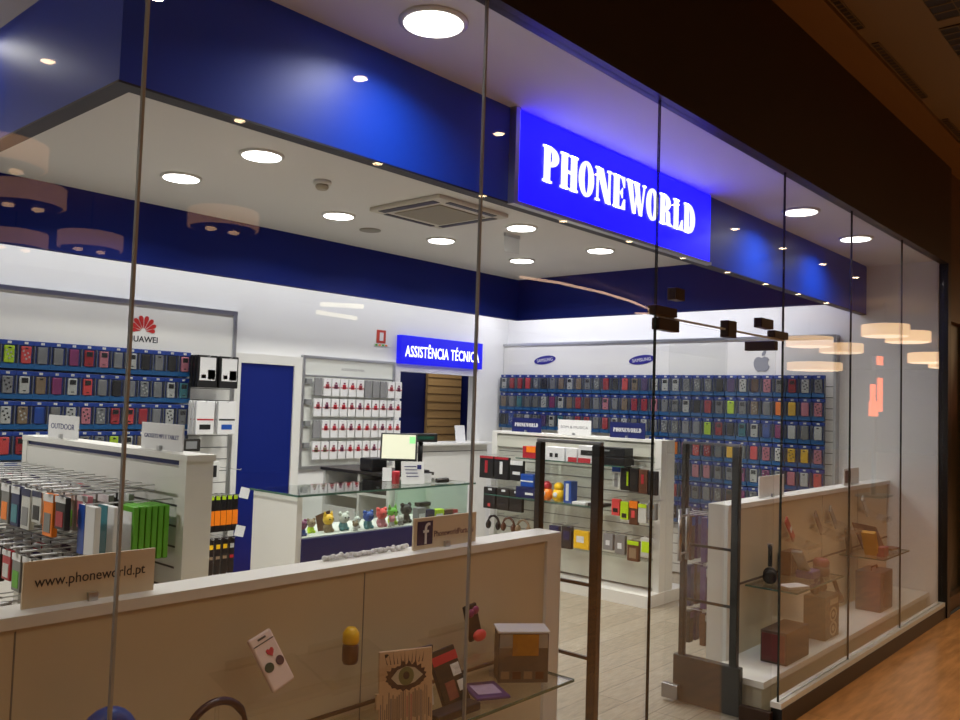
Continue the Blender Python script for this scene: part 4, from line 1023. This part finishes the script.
tag(obj('leaflet', B().obox((5.17, .19, .609), (.16, .10, .006), rotz(-.4), 0, .002), PAPER, base=(5.17, .19, ZS)), 'white flat pack lying beneath the black headset', 'leaflet')
t = thing('gadget_box', 'brown upright striped box at the back of the right shelf', 'box', (5.44, .35, ZS))
obj('carton', B().box(5.47, 5.65, .33, .40, ZS, .755, 0, .003), cm('brown'), t)
b = B()
for k in range(4): b.box(5.485+k*.04, 5.495+k*.04, .327, .331, .62, .75)
obj('stripe', b, cm('tan'), t)
t = thing('phone_case_display', 'red phone case propped on the back panel above the brown box', 'phone case', (5.55, .40, .90))
R = Matrix.Rotation(.80, 3, 'Y') @ Matrix.Rotation(-.1, 3, 'X')
obj('shell', B().obox((5.60, .385, .885), (.20, .014, .055), R, 0, .005), mat('dusky red shell', rgb(175, 40, 50), .4, noise=.05), t)
obj('ring', B().obox((5.60, .376, .885), (.03, .004, .03), R), PAPER, t)
holder(5.60, .85, .26, 'clear acrylic holder under the red phone case')
t = thing('bead_speaker', 'small red capped gadget at the right end of the shelf', 'gadget', (5.66, .2, ZS))
obj('body', B().lathe([(.05, 0), (.055, .015), (.05, .06)], (5.66, .2, ZS), 18), cm('brown'), t)
obj('cap', B().lathe([(.05, .06), (.052, .09), (.04, .11)], (5.66, .2, ZS), 18), mat('dusky red cap', rgb(150, 65, 55), .4, noise=.05), t)
# big cube box
t = thing('storage_box', 'large dark brown square box on the right window platform', 'box', (5.0, .25, .2))
DBR = mat('dark brown print', rgb(80, 60, 48), .45, noise=.2, nscale=8)
obj('carton', B().box(4.88, 5.23, .115, .27, .2005, .385, 0, .004), DBR, t)
obj('red_side', B().box(4.877, 4.881, .125, .26, .215, .37), mat('maroon print', rgb(100, 28, 25), .4, noise=.2, nscale=12), t)
# round speaker box
t = thing('speaker_box', 'brown speaker box printed with three rings on the platform', 'box', (5.72, .23, .2))
obj('carton', B().box(5.60, 5.86, .15, .29, .2005, .475, 0, .004), mat('olive brown print', rgb(100, 82, 58), .45, noise=.12, nscale=8), t)
for k, z in enumerate((.262, .352)):
    b = B()
    for rr in fullring(0, 0, (.062, .046), (.048, .034)): b.prism(rr, (5.745, .1495, z), X, Z, .002)
    b.prism(ell(0, 0, .024, .018, 16), (5.745, .1495, z), X, Z, .002)
    obj('printed_ring', b, mat('pale print', rgb(190, 175, 150), .5, noise=.05), t)
obj('title_panel', B().box(5.69, 5.83, .147, .151, .415, .45), mat('pale print', (.5, .4, .3), .5), t)
hb = thing('headphones', 'brown headset resting on top of the ring printed box', 'headphones', (5.74, .23, .476))
obj('headband', B().tube([(5.70+.065*math.cos(a), .23, .53+.06*math.sin(a)) for a in [PI*k/12 for k in range(13)]], .011, 10), cm('brown'), hb)
obj('ear_cup', B().ball((5.635, .23, .515), (.022, .035, .036), 0, 12), cm('brown'), hb)
obj('ear_cup', B().ball((5.765, .23, .515), (.022, .035, .036), 0, 12), cm('brown'), hb)
t = thing('selfie_stick', 'brown stick gadget leaning beside the ring printed box', 'gadget', (5.93, .18, .39))
obj('shaft', B().tube([(5.93, .17, .43), (5.80, .17, .575)], .014, 10), cm('brown'), t)
obj('grip', B().tube([(5.95, .17, .405), (5.91, .17, .452)], .022, 10), cm('brown'), t)
# grey box under second shelf
t = thing('appliance_box', 'grey box with round print standing beneath the far glass shelf', 'box', (6.85, .25, .2))
obj('carton', B().box(6.72, 7.02, .14, .32, .2005, .49, 0, .004), mat('steel grey print', rgb(105, 108, 108), .45, noise=.15, nscale=7), t)
b = B(); b.prism(ell(0, 0, .09, .07, 20), (6.87, .1395, .41), X, Z, .002); b.prism(ell(0, 0, .08, .06, 20), (6.87, .1395, .275), X, Z, .002)
obj('round_print', b, mat('dim grey print', rgb(75, 78, 80), .4, noise=.15, nscale=20), t)
obj('handle', B().tube([(6.80, .23, .49), (6.81, .23, .515), (6.93, .23, .515), (6.94, .23, .49)], .006, 8), BLACK, t)
# goods on shelf 2
t = thing('tablet_case', 'dark plum case leaning open on the far glass shelf', 'tablet case', (6.95, .25, ZS))
R = Matrix.Rotation(-.2, 3, 'Z') @ Matrix.Rotation(-.55, 3, 'X') @ Matrix.Rotation(.2, 3, 'Y')
obj('cover', B().obox((6.95, .29, .71), (.30, .014, .22), R, 0, .004), mat('plum leather', rgb(62, 38, 42), .5, noise=.1), t)
obj('flap', B().obox((7.14, .20, .625), (.22, .10, .014), Matrix.Rotation(.03, 3, 'Y'), 0, .004), cm('brown'), t)
t = thing('phone_case_card', 'yellow case card leaning on the dark plum case', 'case card', (6.72, .22, ZS))
obj('card', B().obox((6.74, .22, .70), (.035, .10, .20), Matrix.Rotation(-.5, 3, 'Y'), 0, .003), mat('mustard print', rgb(205, 150, 20), .45, noise=.1), t)
tag(obj('gadget_box', B().box(6.76, 6.88, .13, .18, ZS, ZS+.07, 0, .003), mat('dusky pink print', rgb(150, 70, 75), .45, noise=.2, nscale=30), base=(6.82, .155, ZS)), 'small pink box at the front of the far glass shelf', 'box')
tag(obj('gadget_box', B().box(6.30, 6.40, .28, .38, ZS, .78, 0, .004), mat('grey olive print', rgb(80, 76, 62), .45, noise=.1), base=(6.35, .33, ZS)), 'grey upright box at the left of the far glass shelf', 'box') if False else None
t = thing('phone_case_display', 'grey phone case standing at the left of the far shelf', 'phone case', (6.70, .36, ZS))
obj('shell', B().obox((6.70, .365, .705), (.10, .02, .20), Matrix.Rotation(-.1, 3, 'X'), 0, .006), mat('grey olive print', rgb(80, 76, 62), .45, noise=.1), t)
for k, (x, z, c, lab) in enumerate(((6.12, .885, 'brown', 'brown phone case propped in a clear holder on the right counter panel'), (6.42, .90, 'clear', 'clear phone case propped in a holder right of the brown one'), (7.15, .93, 'white', 'white phone case propped in a holder high beside the wall'))):
    t = thing('phone_case_display', lab, 'phone case', (x, .38, z-.08))
    R = Matrix.Rotation(.8, 3, 'Y') @ Matrix.Rotation(-.1, 3, 'X')
    obj('shell', B().obox((x, .385, z), (.20, .012, .06), R, 0, .005), cm(c), t)
    obj('camera_ring', B().obox(Vector((x, .385, z))+R @ Vector((-.07, -.007, 0)), (.02, .003, .02), R), GREYP, t)
    holder(x+.0, z-.02, .26, 'clear acrylic holder under the %s phone case' % c)

# goods on the shop side of the right counter
RD = [q for q in COL.objects if q.name.startswith('window_display') and q.location.x > 5][0]
kk = 0
for r, zt in enumerate((1.0, .70, .42)):
    for i, x in enumerate((4.83, 4.91, 4.99)):
        rods(RD, [(x, .50, zt+.012)], (0, .27, 0))
        for j in range(2):
            c = ('purple', 'navy', 'brown', 'grey', 'black', 'purple', 'brown', 'navy')[(i*3+j*2+r*5) % 8]
            hang('selfie_stick_pack', '%s long narrow pack behind the right counter end, %s row, %s hook, %s pack' % (c, ROWN[r], ORD[i], ('near', 'far')[j]), 'accessory pack', (x, .62+j*.10, zt), .05, (.27, .25, .19)[r], .035,
                 [('print', -.4, .4, .78, .97, cm('blue') if r == 0 else (PAPER if (i+j) % 3 == 0 else cm('purple')))], 'long packs behind the right counter end', 0, cm(c))
# added white bumps imitate glare on the overexposed left counter top
b = B(); rs = random.Random(11)
for k in range(60):
    b.ball((1.83+k*.0066, .507+rs.uniform(-.008, .008), 1.108+rs.uniform(-.002, .004)), rs.uniform(.006, .010), 0, 8)
tag(obj('glare_bumps', b, mat('white glare', (.8, .8, .82), .9, noise=.05), base=(2.03, .507, 1.10)), 'added white bumps imitating glare on the left counter top before the service desk', 'added glare')

# ------------------------------------------------------------------ security gates
def gate(x, label, h=1.455):
    t = thing('security_gate', label, 'security gate', (x, .40, 0), 'entrance security gates')
    for y0, y1 in ((.222, .266), (.540, .572)):
        obj('post', B().box(x-.019, x+.019, y0, y1, .0, h, 0, .005), CHAR if y0 > .4 else BLACK, t)
    obj('top_bar', B().box(x-.012, x+.012, .222, .572, h, h+.016, 0, .004), GREYP, t)
    obj('base', B().box(x-.024, x+.024, .20, .60, 0, .26, 0, .006), mat('charcoal base', (.022, .019, .016), .45, noise=.1), t)
    for z in (.575, .885): obj('cross_bar', B().box(x-.007, x+.007, .27, .54, z-.007, z+.007), CHAR, t)
    obj('clear_panel', B().box(x-.003, x+.003, .275, .535, .26, h), ACRY, t)
gate(3.085, 'black shop security gate left of the entrance, beside the left window counter', 1.485)
gate(4.468, 'black shop security gate right of the entrance, beside the right window counter')

# hanging strips of goods low behind the right gate
for k in range(9):
    y = .95+k*.10
    c1 = ('navy', 'purple', 'blue', 'brown', 'grey', 'purple', 'navy', 'teal', 'grey')[k]
    hang('cable_pack', '%s long pack low on the right wall, %s from the window end' % (c1, ORD[k]), 'accessory pack', (7.745, y, .50), .085, .32, .03, [('label', -.3, .3, .6, .85, PAPER if k % 3 == 0 else cm('silver'))], 'long packs low on the right wall', -PI/2, cm(c1))
    rods([q for q in COL.objects if q.name.startswith('slatwall_panel') and abs(q.location.x-XR) < .01][0], [(7.80, y, .488)], (-.09, 0, 0))

# ------------------------------------------------------------------ mall lamps mirrored in the glass
def drum(x, y, z, r, label, dim=False, h=.16):
    t = thing('drum_lamp', label, 'pendant lamp', (x, y, z), 'round drum lamps hanging in the mall')
    obj('shade', B().lathe([(r*.985, 0), (r, .004), (r, h), (r*.985, h+.004)], (x, y, z), 36), LAMPDIM if dim else LAMPSH, t)
    d = obj('diffuser', B().lathe([(r*.9, -.008), (r*.92, -.002)], (x, y, z), 30), LAMPUND if dim else LAMPLO, t)
    if dim:
        for q in (-.4, .35): obj('bulb', B().ball((x+q*r, y, z-.02), (.05, .05, .02), 0, 12), BULB, d)
    obj('cord', B().tube([(x, y, z+h), (x, y, 3.83)], .008, 6), BLACK, t)
for k, (x, y, r) in enumerate(((2.10, -4.6, .30), (2.70, -5.8, .32), (4.22, -5.2, .32), (4.0, -7.5, .33), (3.46, -8.15, .33))):
    drum(x, y, 3.2, r, 'dim warm drum lamp in the mall, %s of the hanging lamps mirrored at left' % ORD[k], True)
for k, (x, y, r) in enumerate(((17.0, -3.05, .42), (18.5, -3.05, .42), (19.1, -5.25, .5), (21.2, -5.25, .5), (29.5, -8.9, .9), (25.6, -4.3, .6), (28.2, -4.4, .6))):
    drum(x, y, 3.17, r, 'bright warm drum lamp in the mall, %s of the lamps mirrored at right' % ORD[k], False, .21 if x < 22 else .26)
t = thing('cove_light', 'thin curved warm light line in the mall, mirrored above the right wall', 'light', (13, -6.8, 3.7))
obj('strip', B().tube([(10.47, -6.69, 3.7), (11.32, -6.52, 3.7), (12.67, -6.55, 3.7), (13.89, -6.74, 3.7), (14.85, -6.98, 3.7), (15.51, -7.22, 3.7), (15.9, -7.53, 3.7), (15.75, -7.75, 3.7)], .022, 8), mat('warm light line', (.8, .6, .4), .5, emit=(1., .62, .4), es=4.5), t)
for k, (a, c) in enumerate((((10.78, -12.24, 3.6), (11.5, -11.7, 3.6)), ((11.76, -13.6, 3.6), (13.1, -13.85, 3.6)))):
    t = thing('tube_light', '%s bare tube light across the mall, mirrored on the back wall' % ('upper', 'lower')[k], 'tube light', (a[0], a[1], 3.6), 'tube lights across the mall')
    obj('tube', B().tube([a, c], .05, 10), mat('tube glow', (.8, .8, .6), .5, emit=(1., .9, .6), es=4.), t)
    obj('housing', B().tube([(a[0], a[1], 3.68), (c[0], c[1], 3.68)], .04, 8), CHAR, t)
nx, ny = 18.5, -3.62
t = thing('neon_sign', 'glowing orange neon shape in the mall, mirrored in the right panes', 'neon sign', (nx, ny, 0))
b = B().box(nx-.5, nx-.02, ny-.02, ny+.02, 1.65, 1.95).box(nx+.05, nx+.28, ny-.02, ny+.02, 1.75, 2.45).box(nx-.42, nx-.2, ny-.02, ny+.02, 1.95, 2.3).box(nx+.0, nx+.3, ny-.02, ny+.02, 2.72, 2.9)
obj('tubes', b, NEON, t)
obj('stand', B().box(nx-.05, nx+.05, ny-.1, ny-.03, 0, 2.9).box(nx-.4, nx+.4, ny-.3, ny+.2, 0, .05), BLACK, t)

# ------------------------------------------------------------------ lamps
def area(name, loc, sx, sy, e, col, rot=(0, 0, 0), spread=PI):
    L = bpy.data.lights.new(name, 'AREA'); L.shape = 'RECTANGLE'; L.size = sx; L.size_y = sy; L.energy = e; L.color = col; L.spread = spread
    o = bpy.data.objects.new(name, L); COL.objects.link(o); o.location = loc; o.rotation_euler = rot
    return o
area('cove_lamp_back', (4.1, 4.35, 2.93), 5.6, .08, 28, (.97, .97, 1))
area('cove_lamp_right', (7.45, 2.75, 2.93), .08, 3.6, 34, (.93, .92, 1))
area('workshop_lamp', (7.2, 5.2, 2.9), .6, .2, 9, (1, .95, .85))
# mall ambient: rows of warm downlights in the mall ceiling
grid = [(2.15+1.443*k, -2.55) for k in range(-2, 9)]+[(2.15+1.443*k, -4.0) for k in range(-1, 11)]
for k, (x, y) in enumerate(grid):
    t = thing('mall_downlight', 'small recessed lamp outside the shop, %s in the %s row' % (ORD[k if k < 11 else k-11], ('nearer', 'farther')[k > 10]), 'ceiling light', (x, y, 3.82), 'small recessed mall lamps')
    obj('trim_ring', B().lathe([(.07, 0), (.07, -.008), (.05, -.012)], (x, y, 3.82), 18), ALU, t)
    obj('diffuser', B().lathe([(.042, -.010), (.042, -.014), (.03, -.016)], (x, y, 3.82), 18), mat('warm spot diffuser', (.8, .7, .5), .5, emit=(1, .72, .42), es=22), t)
    L = bpy.data.lights.new('mall_spot', 'AREA'); L.shape = 'DISK'; L.size = .085; L.energy = 6.5; L.color = (1, .77, .50); L.spread = math.radians(140)
    o = bpy.data.objects.new('mall_spot', L); COL.objects.link(o); o.location = (x, y, 3.80)

W = bpy.data.worlds.new('World'); S.world = W; W.use_nodes = True
W.node_tree.nodes['Background'].inputs[0].default_value = (.03, .022, .014, 1); W.node_tree.nodes['Background'].inputs[1].default_value = 1

# ------------------------------------------------------------------ camera
f, yaw, pitch, roll = 844.0, .7255, .0516, .0321
F = Vector((math.cos(yaw)*math.cos(pitch), math.sin(yaw)*math.cos(pitch), math.sin(pitch)))
R0 = Vector((math.sin(yaw), -math.cos(yaw), 0)); U0 = R0.cross(F)
R = R0*math.cos(roll)+U0*math.sin(roll); U = U0*math.cos(roll)-R0*math.sin(roll)
cam = bpy.data.cameras.new('camera'); co = bpy.data.objects.new('camera', cam); COL.objects.link(co)
M = Matrix(((R.x, U.x, -F.x, ORIG[0]), (R.y, U.y, -F.y, ORIG[1]), (R.z, U.z, -F.z, ORIG[2]), (0, 0, 0, 1)))
co.matrix_world = M
cam.sensor_width = 36; cam.lens = f/960*36; cam.clip_start = .05; cam.clip_end = 200
S.camera = co
S.view_settings.view_transform = 'Standard'; S.view_settings.look = 'None'; S.view_settings.gamma = 1; S.view_settings.use_curve_mapping = False
S.view_settings.exposure = 0.0
S.cycles.transparent_max_bounces = 32
S.cycles.max_bounces = 8
S.cycles.sample_clamp_indirect = 4
